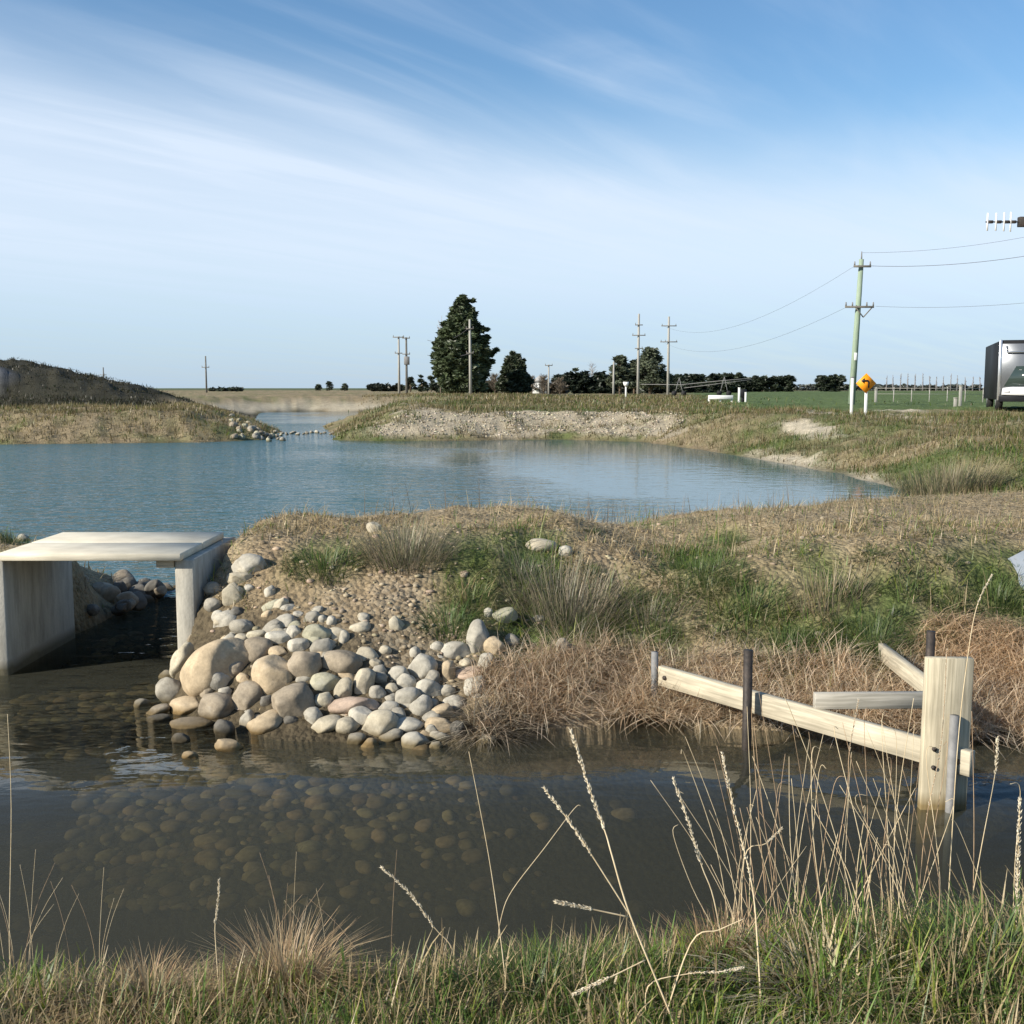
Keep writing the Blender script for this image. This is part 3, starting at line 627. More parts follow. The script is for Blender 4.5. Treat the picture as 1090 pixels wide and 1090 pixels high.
rows5 = [
 (483,125,135,85,0,'w',1,'large pale stone at the very top of the pile beside the deck'),
 (447,182,112,52,0,'c',0,'flat cream stone directly under the topmost pale stone'),
 (420,257,100,98,-25,'l',1,'lumpy yellowish stone third down from the top of the pile'),
 (340,225,80,58,0,'g',0,'grey stone in the shade against the concrete wall'),
 (338,295,78,60,15,'g',0,'grey stone just left of the lumpy yellowish one'),
 (362,340,62,52,0,'w',0,SMALL),(368,362,58,52,0,'c',0,SMALL),(430,325,62,46,-40,'d',1,'dark slanted wedge stone below the lumpy yellowish one'),
 (482,222,46,35,0,'w',0,SMALL),(570,238,45,55,0,'w',0,SMALL),(612,290,75,40,-38,'c',0,'slim pale stone tilted on the dry grass above the pile'),
 (452,384,102,62,0,'g',0,'oblong grey stone on the upper left above the biggest boulder'),
 (455,430,62,38,0,'c',0,SMALL),(518,413,84,34,-6,'l',0,'flat yellowish stone above the oval brown one'),
 (594,384,82,54,-20,'g',1,'wedge shaped grey stone on the upper edge of the pile'),
 (674,405,66,56,0,'w',0,SMALL),(605,431,114,58,4,'w',0,'smooth almond shaped pale stone in the upper middle'),
 (605,489,80,52,0,'t',0,'small tan stone under the almond shaped pale one'),
 (513,485,138,108,-8,'b',0,'big oval brown stone right of the biggest boulder'),
 (335,556,300,190,-42,'t',0,'biggest boulder of the pile, tan and sloping to the water'),
 (200,520,75,150,24,'l',0,'long pale stone leaning beside the foot of the concrete wall'),
 (345,607,120,98,0,'w',0,'white grey round stone in front of the biggest boulder'),
 (386,657,62,52,0,'w',0,SMALL),(465,598,64,44,20,'t',0,'small tan stone between the oval brown and the round tan boulders'),
 (582,590,170,156,0,'t',0,'round tan boulder in the middle of the pile'),
 (480,674,142,120,-10,'b',0,'egg shaped brown stone at left of the angular slab'),
 (155,648,115,105,0,'g',0,'blunt grey stone at the left corner in the water'),
 (225,718,155,84,-8,'t',0,'low tan stone lying at the left waterline'),
 (352,720,140,114,5,'b',1,'faceted brown stone in front of the white grey one'),
 (548,788,155,92,-14,'t',0,'smooth tan stone at the waterline with a pointed right end'),
 (476,772,60,88,10,'g',0,'narrow grey stone standing left of the pointed tan one'),
 (662,706,178,146,-16,'b',1,'large angular brownish slab low in the middle of the pile'),
 (716,550,140,130,20,'b',1,'angular brown boulder upper middle with a dark shadow notch'),
 (870,535,158,98,6,'b',1,'flat topped brown boulder at the upper right of the pile'),
 (806,620,132,86,4,'o',0,'olive grey stone below the flat topped brown boulder'),
 (765,410,115,72,-8,'o',0,'wide olive pale stone at the top edge of the pile'),
 (690,460,92,58,0,'w',1,'three cornered pale stone under the wide olive one'),
 (790,468,104,74,0,'g',1,'square grey stone with its right face in shade'),
 (880,428,46,62,0,'g',0,SMALL),(945,386,84,48,0,'c',0,'flat cream stone alone on the gravel right of the pile top'),
 (745,345,74,52,-20,'g',0,'tilted grey stone on the gravel above the pile'),
 (791,350,36,36,0,'w',0,SMALL),(828,360,42,46,0,'w',0,SMALL),(960,340,46,36,0,'c',0,SMALL),(770,310,50,30,-25,'w',0,SMALL),
 (880,645,76,98,35,'c',0,'cream stone leaning right above the pink flat slab'),
 (960,616,84,118,18,'c',0,'tall cream oval stone standing on its end'),
 (795,686,78,62,0,'l',1,'pale wedge stone left of the pink flat slab'),
 (750,757,78,78,-35,'w',0,'cream white stone tilted at the waterline by the angular slab'),
 (915,712,204,68,-6,'p',1,'long flat pinkish slab in the right half of the pile'),
 (800,790,145,62,-16,'c',0,'long cream stone lying at the waterline'),
 (890,797,104,72,0,'c',0,'rounded cream stone at the waterline next to the long cream one'),
 (1025,570,64,62,0,'g',1,SMALL),(1018,655,68,62,0,'g',0,SMALL),(950,755,104,76,0,'w',0,'pale stone under the pink flat slab'),
 (1022,790,160,108,-16,'c',0,'big smooth pale stone at the right waterline'),
 (382,806,84,80,0,'d',0,'dark wet stone at the waterline between two tan ones'),
 (400,880,112,52,12,'t',1,'tan three cornered stone poking out of the water'),
 (932,850,76,54,0,'g',0,SMALL),(40,702,66,46,-14,'g',1,'grey pointed stone out in the water left of the pile'),
 (105,730,105,44,-18,'b',0,'wet brown stone lying in the water at the left corner'),
 (110,765,96,36,0,'d',0,'flat dark stone awash at the left end of the pile'),
 (243,786,165,36,3,'b',0,'flat wet slab under the low tan stone'),
 (202,846,74,46,0,'d',0,'dark round stone breaking the surface away from the pile'),(240,916,66,36,0,'t',0,'outermost tan stone just showing above the water'),
 (1066,842,70,40,-10,'g',0,SMALL),(660,770,60,44,0,'d',0,SMALL),(560,690,56,50,0,'d',0,SMALL),(310,650,56,52,0,'b',0,SMALL),(420,560,80,70,0,'b',0,SMALL),
 (700,640,70,60,0,'d',0,SMALL),(640,345,50,36,0,'c',0,SMALL),(1050,480,50,40,0,'c',0,SMALL),(560,330,46,30,-30,'t',0,SMALL),(690,330,44,30,0,'w',0,SMALL)]
for x, y, w, h, rot, tone, ang, lab in rows5: stone(*Z5(x, y, w, h), rot, tone, lab, GP, ang)
rows6 = [
 (470,548,88,134,6,'w',0,'tall white grey stone standing at the right end of the pile'),
 (566,462,104,56,-14,'o',0,'olive stone half hidden in grass above the tall white grey one'),
 (530,578,80,74,-20,'t',0,'round tan stone touching the tall white grey one'),
 (597,556,60,48,20,'g',0,'blue grey stone at the edge of the green grass'),
 (380,597,120,72,-12,'w',0,'broad pale stone left of the tall white grey one'),
 (500,640,74,68,-20,'w',1,'pale split stone below the round tan one'),
 (440,687,134,52,-6,'p',0,'flat pinkish stone above the round white one'),
 (460,738,90,88,0,'w',0,'round white stone by the dark tussock'),
 (255,662,100,98,30,'w',1,'angular white stone on the top right edge of the pile'),
 (275,746,98,80,-10,'w',1,'blocky pale stone below the angular white one'),
 (155,687,86,62,-10,'w',0,'cream white stone left of the angular white one'),
 (190,717,76,68,0,'w',0,SMALL),(135,742,56,44,0,'c',0,SMALL),(195,777,98,74,-8,'w',0,'pale stone below the cream white one'),
 (245,816,90,84,-14,'w',0,'pale stone low in the right half of the pile'),
 (376,797,88,58,12,'w',0,'pale oval stone left of the dark tussock'),(325,832,90,52,-14,'t',0,'tan stone under the pale oval one'),
 (200,886,115,54,3,'w',0,'flat white stone near the right waterline'),(322,886,116,62,5,'t',0,'tan grey stone by the foot of the dark tussock'),
 (392,905,66,74,0,'d',0,'dark stone under the dark tussock'),(225,949,104,76,-6,'w',0,'pale stone lowest in the pile, at the right waterline'),
 (322,930,84,46,12,'w',0,SMALL),(305,962,52,36,0,'w',0,SMALL),(500,941,78,40,0,'w',0,'white stone alone at the waterline right of the dark tussock'),
 (130,926,92,46,-8,'g',0,SMALL),(120,816,84,52,0,'w',0,SMALL),(310,580,54,42,-15,'w',0,SMALL),
 (716,190,118,54,3,'c',0,'larger tan stone lying on top of the berm against the pond'),(806,212,54,48,0,'w',0,'smaller stone beside the larger tan one on top of the berm'),
 (65,118,58,44,0,'c',0,'cream stone at the crest of the berm near the deck'),
 (812,600,74,104,-18,'g',0,'grey stone sunk in the green grassy slope'),(352,680,54,92,0,'t',0,'upright tan stone under the angular white one'),
 (150,495,52,66,-25,'l',1,'pale wedge pebble in the middle of the gravel slope'),(25,466,44,36,0,'w',0,SMALL),(510,450,38,46,0,'w',0,'small upright stone left of the olive one'),
 (700,470,50,30,0,'w',0,'small pale stone in the grass below the grey brown tussock'),(225,605,44,52,0,'w',0,SMALL),(90,700,60,44,0,'g',0,SMALL),(290,905,50,50,0,'g',0,SMALL),(70,640,44,30,0,'c',0,SMALL),
 (290,700,60,60,0,'g',0,SMALL),(350,750,60,50,0,'g',0,SMALL),(160,840,60,50,0,'g',0,SMALL),(290,800,50,40,0,'g',0,SMALL),(130,780,50,40,0,'g',0,SMALL),(420,640,50,36,0,'c',0,SMALL)]
for x, y, w, h, rot, tone, ang, lab in rows6: stone(*Z6(x, y, w, h), rot, tone, lab, GP, ang)
from mathutils import geometry as _geo
PP = [(172,715),(215,665),(300,640),(345,655),(385,690),(430,710),(470,700),(500,680),(528,690),(540,740),(528,780),(450,797),(400,795),(330,785),(260,780),(190,768)]
def inpoly(x, y):
    ins = False
    for i in range(len(PP)):
        (ax, ay), (bx, by) = PP[i-1], PP[i]
        if (ay > y) != (by > y) and x < (bx-ax)*(y-ay)/(by-ay)+ax: ins = not ins
    return ins
cnt = 0
while cnt < 95:
    px, py = random.uniform(165, 545), random.uniform(640, 800)
    if not inpoly(px, py): continue
    cnt += 1; w_ = random.uniform(15, 30); o = stone(px, py, w_, w_*random.uniform(.6, .95), random.uniform(-40, 40), random.choice('wcgtbogg'), SMALL, GP, cnt % 2 == 0)
    o.location.y += .05; o.location.z -= .045
# rocks left of the channel behind the deck, tones darkened to stand for shade
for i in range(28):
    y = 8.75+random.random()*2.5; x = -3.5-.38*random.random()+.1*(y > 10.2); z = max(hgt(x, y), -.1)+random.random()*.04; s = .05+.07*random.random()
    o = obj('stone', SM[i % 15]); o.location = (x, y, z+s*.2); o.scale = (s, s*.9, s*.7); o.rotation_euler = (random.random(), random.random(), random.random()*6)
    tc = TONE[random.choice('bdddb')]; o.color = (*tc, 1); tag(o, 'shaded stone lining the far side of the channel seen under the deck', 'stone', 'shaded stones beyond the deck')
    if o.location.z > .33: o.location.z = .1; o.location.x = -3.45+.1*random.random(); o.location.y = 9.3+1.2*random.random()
# white stones on the end of the spit across the pond
for i in range(46):
    u = random.random(); px = 246+u*56; py = 470-7*random.random()-(22*(1-u))*random.random()
    g = on_ground(px, py); s = (.06+.11*random.random())
    if g[2] < -.02: continue
    o = obj('stone', SM[i % 15]); o.location = (g[0], g[1], max(g[2], .0)+s*.25); o.scale = (s, s*.9, s*.7); o.rotation_euler = (random.random(), random.random(), random.random()*6)
    tc = TONE[random.choice('gcgbo')]; o.color = (*tc, 1); tag(o, 'pale stone on the tip of the grassy spit across the pond', 'stone', 'pale stones on the far spit')
for i in range(13):
    px = 300+i*4.6+random.uniform(-1.5, 1.5); g = at_z(px, 461.5+random.uniform(-1, 1.5), 0); s = .06+.08*random.random()
    o = obj('stone', SM[i % 15]); o.location = (g[0], g[1], .02); o.scale = (s, s, s*.6); o.rotation_euler = (random.random(), 0, random.random()*6); o.color = (*TONE[random.choice('gdgw')], 1)
    tag(o, 'dark stone in the low sill where the far inlet joins the pond', 'stone', 'stones of the inlet sill')
# ------------------------------------------------------------------ tussocks: each one a plant
def tussock(px, py, rad, hh, n, cols, label, name='grass_tussock', lean=(5, 60), W=.004, squash=.7, y=None, droop=.7):
    g = on_ground(px, py) if y is None else np.array((*at_y(px, py, y)[:2], hgt(at_y(px, py, y)[0], y)))
    a = U(n)*6.283; r = np.sqrt(U(n))*rad; x = g[0]+np.cos(a)*r; yy = g[1]+np.sin(a)*r*squash; z = np.maximum(hraw(x, yy), 0)-.01
    az = a+(U(n)-.5)*1.4; c = np.array(cols)[RNG.integers(0, len(cols), n)]*(.55+.8*U(n))[:, None]
    L = hh*(.45+.65*U(n))
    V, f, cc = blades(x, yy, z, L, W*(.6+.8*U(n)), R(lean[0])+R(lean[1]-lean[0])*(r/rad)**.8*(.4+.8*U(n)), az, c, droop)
    V = V-np.array((g[0], g[1], g[2]), np.float32)
    o = obj(name, arr_mesh(name, V, f, M_BLADE, col=cc, uniform=True)); o.location = g
    return tag(o, label, 'plant')
GR = [(.12, .18, .045), (.09, .15, .04), (.17, .20, .07)]; STR = [(.46, .35, .19), (.36, .26, .14), (.52, .41, .25)]; GY = [(.36, .30, .21), (.44, .36, .24), (.27, .23, .15), (.28, .28, .16)]; RU = [(.50, .33, .18), (.40, .25, .14), (.56, .42, .25)]
tussock(478, 672, .19, .20, 420, GR+[(.10, .19, .05)], 'bright green grass tuft on the gravel slope above the right end of the pile')
tussock(522, 775, .15, .30, 900, [(.22, .19, .14), (.32, .27, .19), (.14, .12, .09)], 'dark drooping tussock at the waterline right of the stone pile', lean=(10, 85), droop=1.2)
tussock(602, 655, .36, .46, 800, GY, 'largest grey brown bushy tussock on the slope of the berm', lean=(2, 58), droop=.3)
tussock(432, 600, .32, .36, 900, GY+[(.12, .14, .05)], 'grey green tussock on the berm crest right of the deck', lean=(4, 55), droop=.4)
tussock(345, 605, .26, .20, 700, GR, 'dark green tuft at the left end of the berm crest')
tussock(555, 618, .28, .20, 600, GR+GY[:1], 'green tuft behind the largest grey brown tussock')
tussock(500, 640, .18, .18, 380, GR+STR[:1], 'small green tuft left of the largest grey brown tussock')
tussock(745, 612, .35, .18, 700, GR, 'green tuft in the middle of the berm beyond the rail')
tussock(800, 650, .30, .2, 700, GR, 'wide green tuft above the centre of the timber rail')
tussock(928, 690, .26, .24, 700, GR+[(.10, .13, .06)], 'long leaved green tuft left of the upright board')
tussock(840, 700, .30, .18, 700, GR, 'low green tuft just above the timber rail')
tussock(690, 665, .35, .20, 700, GR+GY[:2], 'green brown tuft above the left end of the rail')
tussock(1062, 640, .28, .20, 600, GR, 'green tuft near the grey sheet at the right edge')
tussock(880, 640, .25, .26, 300, GY+STR, 'loose straw tussock with tall stems above the rail', lean=(2, 40), droop=.2)
tussock(1010, 520, .9, .7, 1200, [(.28, .24, .14), (.20, .21, .10), (.34, .28, .17)], 'big pale tussock on the right pond bank near the edge of the picture', lean=(3, 40), W=.012, droop=.3, y=20)
tussock(302, 1016, .10, .30, 1000, STR+[(.60, .42, .24), (.52, .36, .20)], 'tall peaked clump of dead orange straw on the near bank', lean=(0, 60), droop=1.3, W=.0032, y=2.85)
tussock(158, 1030, .21, .20, 1300, STR+RU, 'rounded hummock of pale straw at the left of the near bank', lean=(15, 88), W=.003, y=2.8, droop=1)
tussock(895, 1000, .09, .14, 350, RU, 'small brown straw tuft on the near bank below the centre of the picture' if False else 'rusty straw tuft among the stalks of the near bank', W=.003, y=2.95)
tussock(700, 1000, .07, .12, 300, GY+RU, 'small brown tuft at the water edge of the near bank', W=.003, y=2.95)
tussock(960, 1010, .14, .17, 600, RU+STR, 'rust straw clump in front of the upright board', W=.0032, y=2.95)
tussock(770, 1000, .10, .19, 450, RU, 'slender brown straw clump at the foot of the tallest stalks', W=.003, lean=(2, 45), y=2.95)
tussock(1040, 1060, .25, .24, 700, GR+[(.08, .13, .05)], 'dark green broad leaved tuft in the bottom right corner', W=.008, lean=(10, 65), y=2.75)
tussock(880, 1070, .24, .22, 800, [(.56, .48, .30), (.48, .38, .22), (.60, .53, .36)], 'tangle of bleached curled leaves at the bottom right', W=.007, lean=(10, 85), y=2.7, droop=1.1)
tussock(560, 1060, .24, .15, 900, GR+[(.16, .22, .06)], 'fresh green tuft at the bottom centre of the near bank', W=.0035, lean=(8, 70), y=2.75)
tussock(640, 1005, .22, .13, 900, GR+[(.16, .22, .06)], 'green mound of grass on the water edge of the near bank', W=.0032, lean=(8, 70), y=2.8)
for i in range(34):
    px, py = random.uniform(570, 1085), random.uniform(566, 690)
    tussock(px, py, random.uniform(.08, .17), random.uniform(.09, .15), 220, [(.10, .145, .04), (.075, .115, .03), (.14, .16, .06)], 'small dark green grass tuft scattered over the dry berm', lean=(5, 70)).__setitem__('group', 'green tufts on the dry berm')
tussock(10, 577, .30, .16, 500, [(.07, .11, .035), (.10, .13, .05)], 'dark green plant at the left edge behind the deck')
tussock(112, 610, .16, .16, 350, [(.09, .15, .04), (.07, .11, .035)], 'green weedy plant on the shaded stones under the deck', y=9.5) if False else None
stone(24, 574, 12, 10, 0, 'w', 'small white stone behind the left corner of the deck', 'stones near the deck')
# ------------------------------------------------------------------ tall dry stalks in the foreground
M_STALK = mat_simple('dry_stalk', (.50, .38, .22), (.66, .55, .36), 30, .7)
M_STALKD = mat_simple('brown_stalk', (.30, .20, .12), (.46, .33, .20), 30, .7)
M_SEED = mat_simple('seed_head', (.58, .49, .34), (.74, .67, .52), 60, .8)
def seed_head(mb, pts, size, dens=26):
    pts = [Vector(p) for p in pts]; n = max(20, int(dens*1.8)); size *= .72
    for i in range(n*2):
        u = random.random(); s = u*(len(pts)-1); k = min(int(s), len(pts)-2); c = pts[k].lerp(pts[k+1], s-k); ax = (pts[k+1]-pts[k]).normalized()
        env = .35+.65*math.sin(math.pi*min(1, .12+.88*u))**.6*(.6+.4*abs(math.sin(u*17)))
        d = Vector((random.gauss(0, 1), random.gauss(0, 1), random.gauss(0, 1))); d = (d-ax*d.dot(ax)).normalized()
        a = c+d*size*.3*env; L = size*(1.1+.9*random.random()); e = (ax+d*.45).normalized(); b = a+e*L
        p = e.cross(d).normalized()*size*.22; q = d*size*.16; m = a.lerp(b, .4)
        mb.add([a, m+p, m+q, m-p, m-q, b], [(0,1,2),(0,2,3),(0,3,4),(0,4,1),(5,2,1),(5,3,2),(5,4,3),(5,1,4)])
def smooth_path(P, n=5):
    P = [Vector(p) for p in P]
    if len(P) < 3: return [P[0].lerp(P[1], i/n) for i in range(n+1)]
    out = []
    for i in range(len(P)-1):
        p0 = P[max(i-1, 0)]; p1 = P[i]; p2 = P[i+1]; p3 = P[min(i+2, len(P)-1)]
        for k in range(n):
            t = k/n; out.append(.5*((2*p1)+(p2-p0)*t+(2*p0-5*p1+4*p2-p3)*t*t+(3*p1-p0-3*p2+p3)*t**3))
    out.append(P[-1]); return out
def stalk(path, y0, y1, head, label, r=.0019, mat=None, hs=.009, group=None, dens=26, branches=()):
    """path: pixels from base to tip, depth runs from y0 to y1; head: number of last path points that carry seed"""
    n = len(path); P = [at_y(px, py, y0+(y1-y0)*i/(n-1)) for i, (px, py) in enumerate(path)]
    b = Vector(P[0]); gz = hgt(b.x, b.y)-.02
    if P[0][2] > gz: P = [(b.x, b.y, gz)]+P
    b = Vector(P[0]); root = empty('grass_stalk', b)
    loc = [Vector(p)-b for p in P]; S = smooth_path(loc, 5); m = len(S)
    mb = MB(); mb.tube(S, [r*(1-.55*i/(m-1)) for i in range(m)], 5)
    hb = MB(); hp = False
    if head: seed_head(hb, S[-1-head*5:], hs, dens); hp = True
    for bp, by0, by1, bh in branches:
        Q = [Vector(at_y(px, py, by0+(by1-by0)*i/(len(bp)-1)))-b for i, (px, py) in enumerate(bp)]; T = smooth_path(Q, 5)
        mb.tube(T, [r*.7*(1-.4*i/(len(T)-1)) for i in range(len(T))], 5)
        if bh:
            h2 = MB(); seed_head(h2, T[-1-bh*5:], hs*.9, dens*.7); h2.build('seed_head', M_SEED, root)
    mb.build('stem', mat or M_STALK, root, True)
    if hp: hb.build('seed_head', M_SEED, root)
    return tag(root, label, 'grass stalk', group)
GS = 'tall dry grass stalks on the near bank'
stalk([(717,1089),(671,975),(651,909),(644,885),(626,835),(608,778)], 2.55, 2.75, 2, 'tallest branching stalk at the bottom centre with four pale seed heads', .0030, None, .010, GS, 44,
      [([(671,975),(631,912),(605,873),(578,838)], 2.65, 2.7, 2), ([(669,976),(631,968),(612,964),(592,960)], 2.65, 2.6, 2), ([(687,1022),(650,1040),(611,1058)], 2.62, 2.55, 1)])
stalk([(481,1010),(463,988),(437,952),(407,924)], 3.0, 3.0, 2, 'short leaning stalk with one fluffy head left of the bottom centre', .0018, None, .009, GS, 34)
stalk([(541,1072),(533,1000),(520,910),(499,800)], 2.75, 2.85, 0, 'thin bare stalk rising alone over the middle of the ditch', .0018, None, .008, GS)
stalk([(530,1005),(534,975),(545,948),(580,902),(611,861),(618,858)], 3.1, 3.1, 0, 'thin bare stalk bending right over the middle of the ditch', .0015, None, .008, GS)
stalk([(775,1040),(760,958),(747,922),(733,876),(717,830)], 2.9, 2.95, 2, 'plump headed stalk left of the tangle of brown stems', .0022, None, .010, GS, 40)
stalk([(811,1088),(806,1000),(800,940),(780,856),(769,803)], 2.65, 2.8, 2, 'thick stalk with a slim drooping head beside the dark stake', .0028, None, .009, GS, 34)
stalk([(1081,1000),(1083,950),(1084,900),(1086,852)], 3.0, 3.0, 3, 'fluffy grey white plume at the right edge', .0020, None, .011, GS, 70)
stalk([(1030,985),(1045,900),(1059,825),(1062,785)], 3.0, 3.0, 1, 'slim pale head right of the upright board', .0018, None, .008, GS, 30)
stalk([(1008,985),(1019,800),(1030,700),(1040,645),(1056,612)], 3.1, 3.2, 1, 'longest curved stalk arching above the top of the upright board', .0019, None, .006, GS, 26)
stalk([(235,1078),(230,1010),(229,985),(232,962),(233,937)], 2.8, 2.8, 2, 'straight stalk with a narrow head at the left of the near bank', .0017, None, .007, GS, 26)
stalk([(700,1110),(735,1005),(765,990),(792,978)], 2.6, 2.6, 0, 'flat lying bleached stem across the bottom right', .0024, None, .008, GS)
stalk([(690,1050),(730,1037),(770,1034),(790,1030)], 2.6, 2.6, 2, 'lowest pale head pointing right above the bottom edge', .0018, None, .008, GS, 26)
stalk([(792,915),(815,898),(832,882)], 3.0, 3.0, 1, 'short snapped stem with a pale head in front of the sunken rail', .0018, None, .007, GS, 18)
stalk([(10,1000),(12,860),(8,760)], 3.0, 3.0, 0, 'faint stem at the left edge over the brown water', .0016, None, .006, GS)
stalk([(872,1010),(900,855),(904,800),(914,745)], 3.1, 3.1, 1, 'brown headed stem in front of the middle of the rail', .0018, M_STALKD, .006, GS, 26)
stalk([(975,1000),(985,880),(1002,790),(1008,690)], 3.2, 3.2, 2, 'brown headed stem crossing the face of the upright board', .0018, M_STALKD, .006, GS, 26)
SH = 'thin bare straw stem standing in the tangle before the timber frame'
for i in range(74):
    bx = random.choice([random.gauss(795, 22), random.gauss(850, 26), random.gauss(905, 30), random.gauss(960, 30), random.uniform(770, 1085)]); hgtp = random.uniform(110, 260)*(1 if bx > 790 else .8)
    by = 985+random.uniform(-5, 40); tx = bx+random.gauss(-14, 38); ty = by-hgtp
    mid = (bx+(tx-bx)*.45+random.gauss(0, 5), by-hgtp*.5)
    y0 = random.uniform(2.85, 3.3)
    stalk([(bx, by), mid, (tx, ty)]+([(tx+random.uniform(-14, 14), ty-random.uniform(2, 12))] if i % 3 == 0 else []), y0, y0+random.uniform(-.1, .15), 0, SH, random.uniform(.0011, .0019), random.choice([M_STALK, M_STALKD, M_STALK]), .005, 'bare straw stems on the near bank')
SH2 = 'wispy thin grass stem at the left water edge of the near bank'
for i in range(26):
    bx = random.choice([random.uniform(0, 120), random.uniform(270, 420)]); by = 1012+random.uniform(0, 20); hp = random.uniform(40, 120); tx = bx+random.gauss(0, 25)
    y0 = random.uniform(2.95, 3.25)
    stalk([(bx, by), (bx+(tx-bx)*.4, by-hp*.55), (tx, by-hp)], y0, y0, 0, SH2, .0009, random.choice([M_STALK, M_STALKD]), .004, 'wispy stems on the near bank')
# ------------------------------------------------------------------ culvert with timber deck
cv = tag(empty('culvert', (-2.9, 8.05, 0)), 'small concrete culvert bridge with a pale timber deck over the outlet channel', 'culvert')
def rel(e, p): return Vector(p)-e.location
def wall_mb(x0, x1):
    mb = MB(); nx, ny, nz = 4, 24, 16
    mb.box(rel(cv, ((x0+x1)/2, 8.1, .17)), (x1-x0, 1.18, 1.30), bev=.008); return mb
wall_mb(-3.66, -3.52).build('side_wall', M_CONC, cv); wall_mb(-2.335, -2.205).build('side_wall', M_CONC, cv)
yy = 7.44
for i, wd in enumerate((.55, .582)):
    mb = MB(); mb.box(rel(cv, (-2.905+.004*i, yy+wd/2, .847+.002*(i % 2))), (1.265, wd-.004, .05), bev=.004); mb.build('plank', M_DECK, cv); yy += wd
mb = MB(); mb.box(rel(cv, (-2.40, 8.0, .792)), (.12, 1.0, .056), bev=.003); mb.build('bearer', M_RAIL, cv)
# ------------------------------------------------------------------ timber measuring frame in the ditch
fr = tag(empty('timber_frame', (1.5, 5.9, 0)), 'pale pine frame with an upright board, long rail and stakes standing in the ditch', 'timber frame')
pL = Vector(at_y(703, 719, 6.6)); zc = .245; pL.z = zc
pR = Vector(at_y(1000, 792, 5.13)); pR.z = zc; dR = (pR-pL).normalized(); pR = pR+dR*.17
ang = math.atan2(dR.y, dR.x)
def plank(a, b, wz, wt, name, mat):
    a, b = Vector(a), Vector(b); d = b-a; o_ = MB(); o_.box((0, 0, 0), (d.length, wt, wz), bev=.003); o = o_.build(name, mat, fr)
    o.location = rel(fr, (a+b)/2); o.rotation_euler = (0, -math.atan2(d.z, math.hypot(d.x, d.y)), math.atan2(d.y, d.x)); return o
plank(pL, pR, .122, .045, 'rail', M_RAIL)
bl = Vector(at_y(985, 740, 5.05)).x; br = Vector(at_y(1034.5, 740, 5.05)).x; zt = at_y(1000, 701, 5.05)[2]
mb = MB(); mb.box((0, 0, 0), (br-bl, .045, zt+.55), bev=.003); o = mb.build('upright_board', M_BOARD, fr); o.location = rel(fr, ((bl+br)/2, 5.07, (zt-.55)/2)); o.rotation_euler = (0, R(.3), 0)
o = MB()
pp = at_y(1018, 763, 5.0); o.tube([rel(fr, (pp[0]-.004, 5.022, -.5)), rel(fr, (pp[0], 5.022, pp[2]))], .021, 14); o.build('steel_pipe', M_GALV, fr, True)
for t_ in (.03, .97):
    q_ = pL.lerp(pR, t_); nv = Vector((dR.y, -dR.x, 0)); k = MB(); k.tube([rel(fr, q_+nv*.02), rel(fr, q_+nv*.034)], .014, 6); k.build('bolt', M_STEEL, fr)
for zz in (.21, .30): k = MB(); k.tube([rel(fr, (bl+.05, 5.06, zz)), rel(fr, (bl+.05, 5.035, zz))], .011, 6); k.build('bolt', M_STEEL, fr)
# brace from the rail to the board, and a second one tied back to the bank
tb = (Vector((at_y(857, 745, 5.95)[0], 0, 0)).x-pL.x)/(pR.x-pL.x); q = pL.lerp(pR, tb)
zb = .345
a1 = Vector(at_z(845, 750, zb)); a1 = Vector((q.x-.02, q.y+.03, zb)); b1 = Vector((bl+.06, 5.5, zb))
a1.y = q.y+.02; b1.y = a1.y+.02; b1.x = at_y(1000, 745, b1.y)[0]
plank(a1, b1, .085, .045, 'brace', M_GREYW)
c1 = Vector(at_y(937, 725, 6.75)); c1.z = .36; c2 = Vector(at_y(995, 748, 5.75)); c2.z = .37
plank(c1, c2, .10, .045, 'brace', M_RAIL)
def stake(px, ytop, y, r0, mat, name='stake'):
    t = at_y(px, ytop, y); m = MB(); m.tube([rel(fr, (t[0]+.006, y, -.45)), rel(fr, (t[0], y, t[2]))], r0, 8); m.build(name, mat, fr)
stake(697, 694, 6.62, .022, M_GALV); stake(796.5, 692, 5.93, .026, M_STEEL); stake(991, 672, 6.1, .026, M_STEEL)
# ------------------------------------------------------------------ power poles and wires
def insul(mb, p): mb.tube([p, Vector(p)+Vector((0, 0, .22))], [.05, .035], 6)
def power_pole(px, pyb, pyt, D, arms, label, mat, r=.14, lean=0, braces=False, group='power poles along the road', zb=None):
    zb = hgt(at_y(px, pyb, D)[0], D) if zb is None else zb
    x = at_y(px, pyb, D)[0]; top = at_y(px+lean, pyt, D); e = tag(empty('power_pole', (x, D, zb-.3)), label, 'power pole', group)
    hh = top[2]-zb+.3; dx = top[0]-x if lean else 0
    mb = MB(); mb.tube([(0, 0, 0), (dx*.5, 0, hh*.5), (dx, 0, hh)], [r, r*.85, r*.68], 10); mb.build('pole', mat, e, True)
    for (pya, half, pins) in arms:
        z = at_y(px, pya, D)[2]-zb+.3; xx = dx*z/hh; w = half*D/F
        m = MB(); m.box((xx, -r-.05, z), (2*w, .1, .12)); m.build('crossarm', M_ARM, e)
        for s in pins:
            k = MB(); insul(k, (xx+s*w, -r-.05, z+.06)); k.build('insulator', M_GALV, e)
        if braces:
            k = MB()
            for s in (-1, 1): k.tube([(xx+s*w*.62, -r-.05, z-.05), (xx, -r-.05, z-.75)], .03, 5)
            k.build('arm_brace', M_ARM, e)
    return e, Vector((x+dx, D, zb-.3+hh))
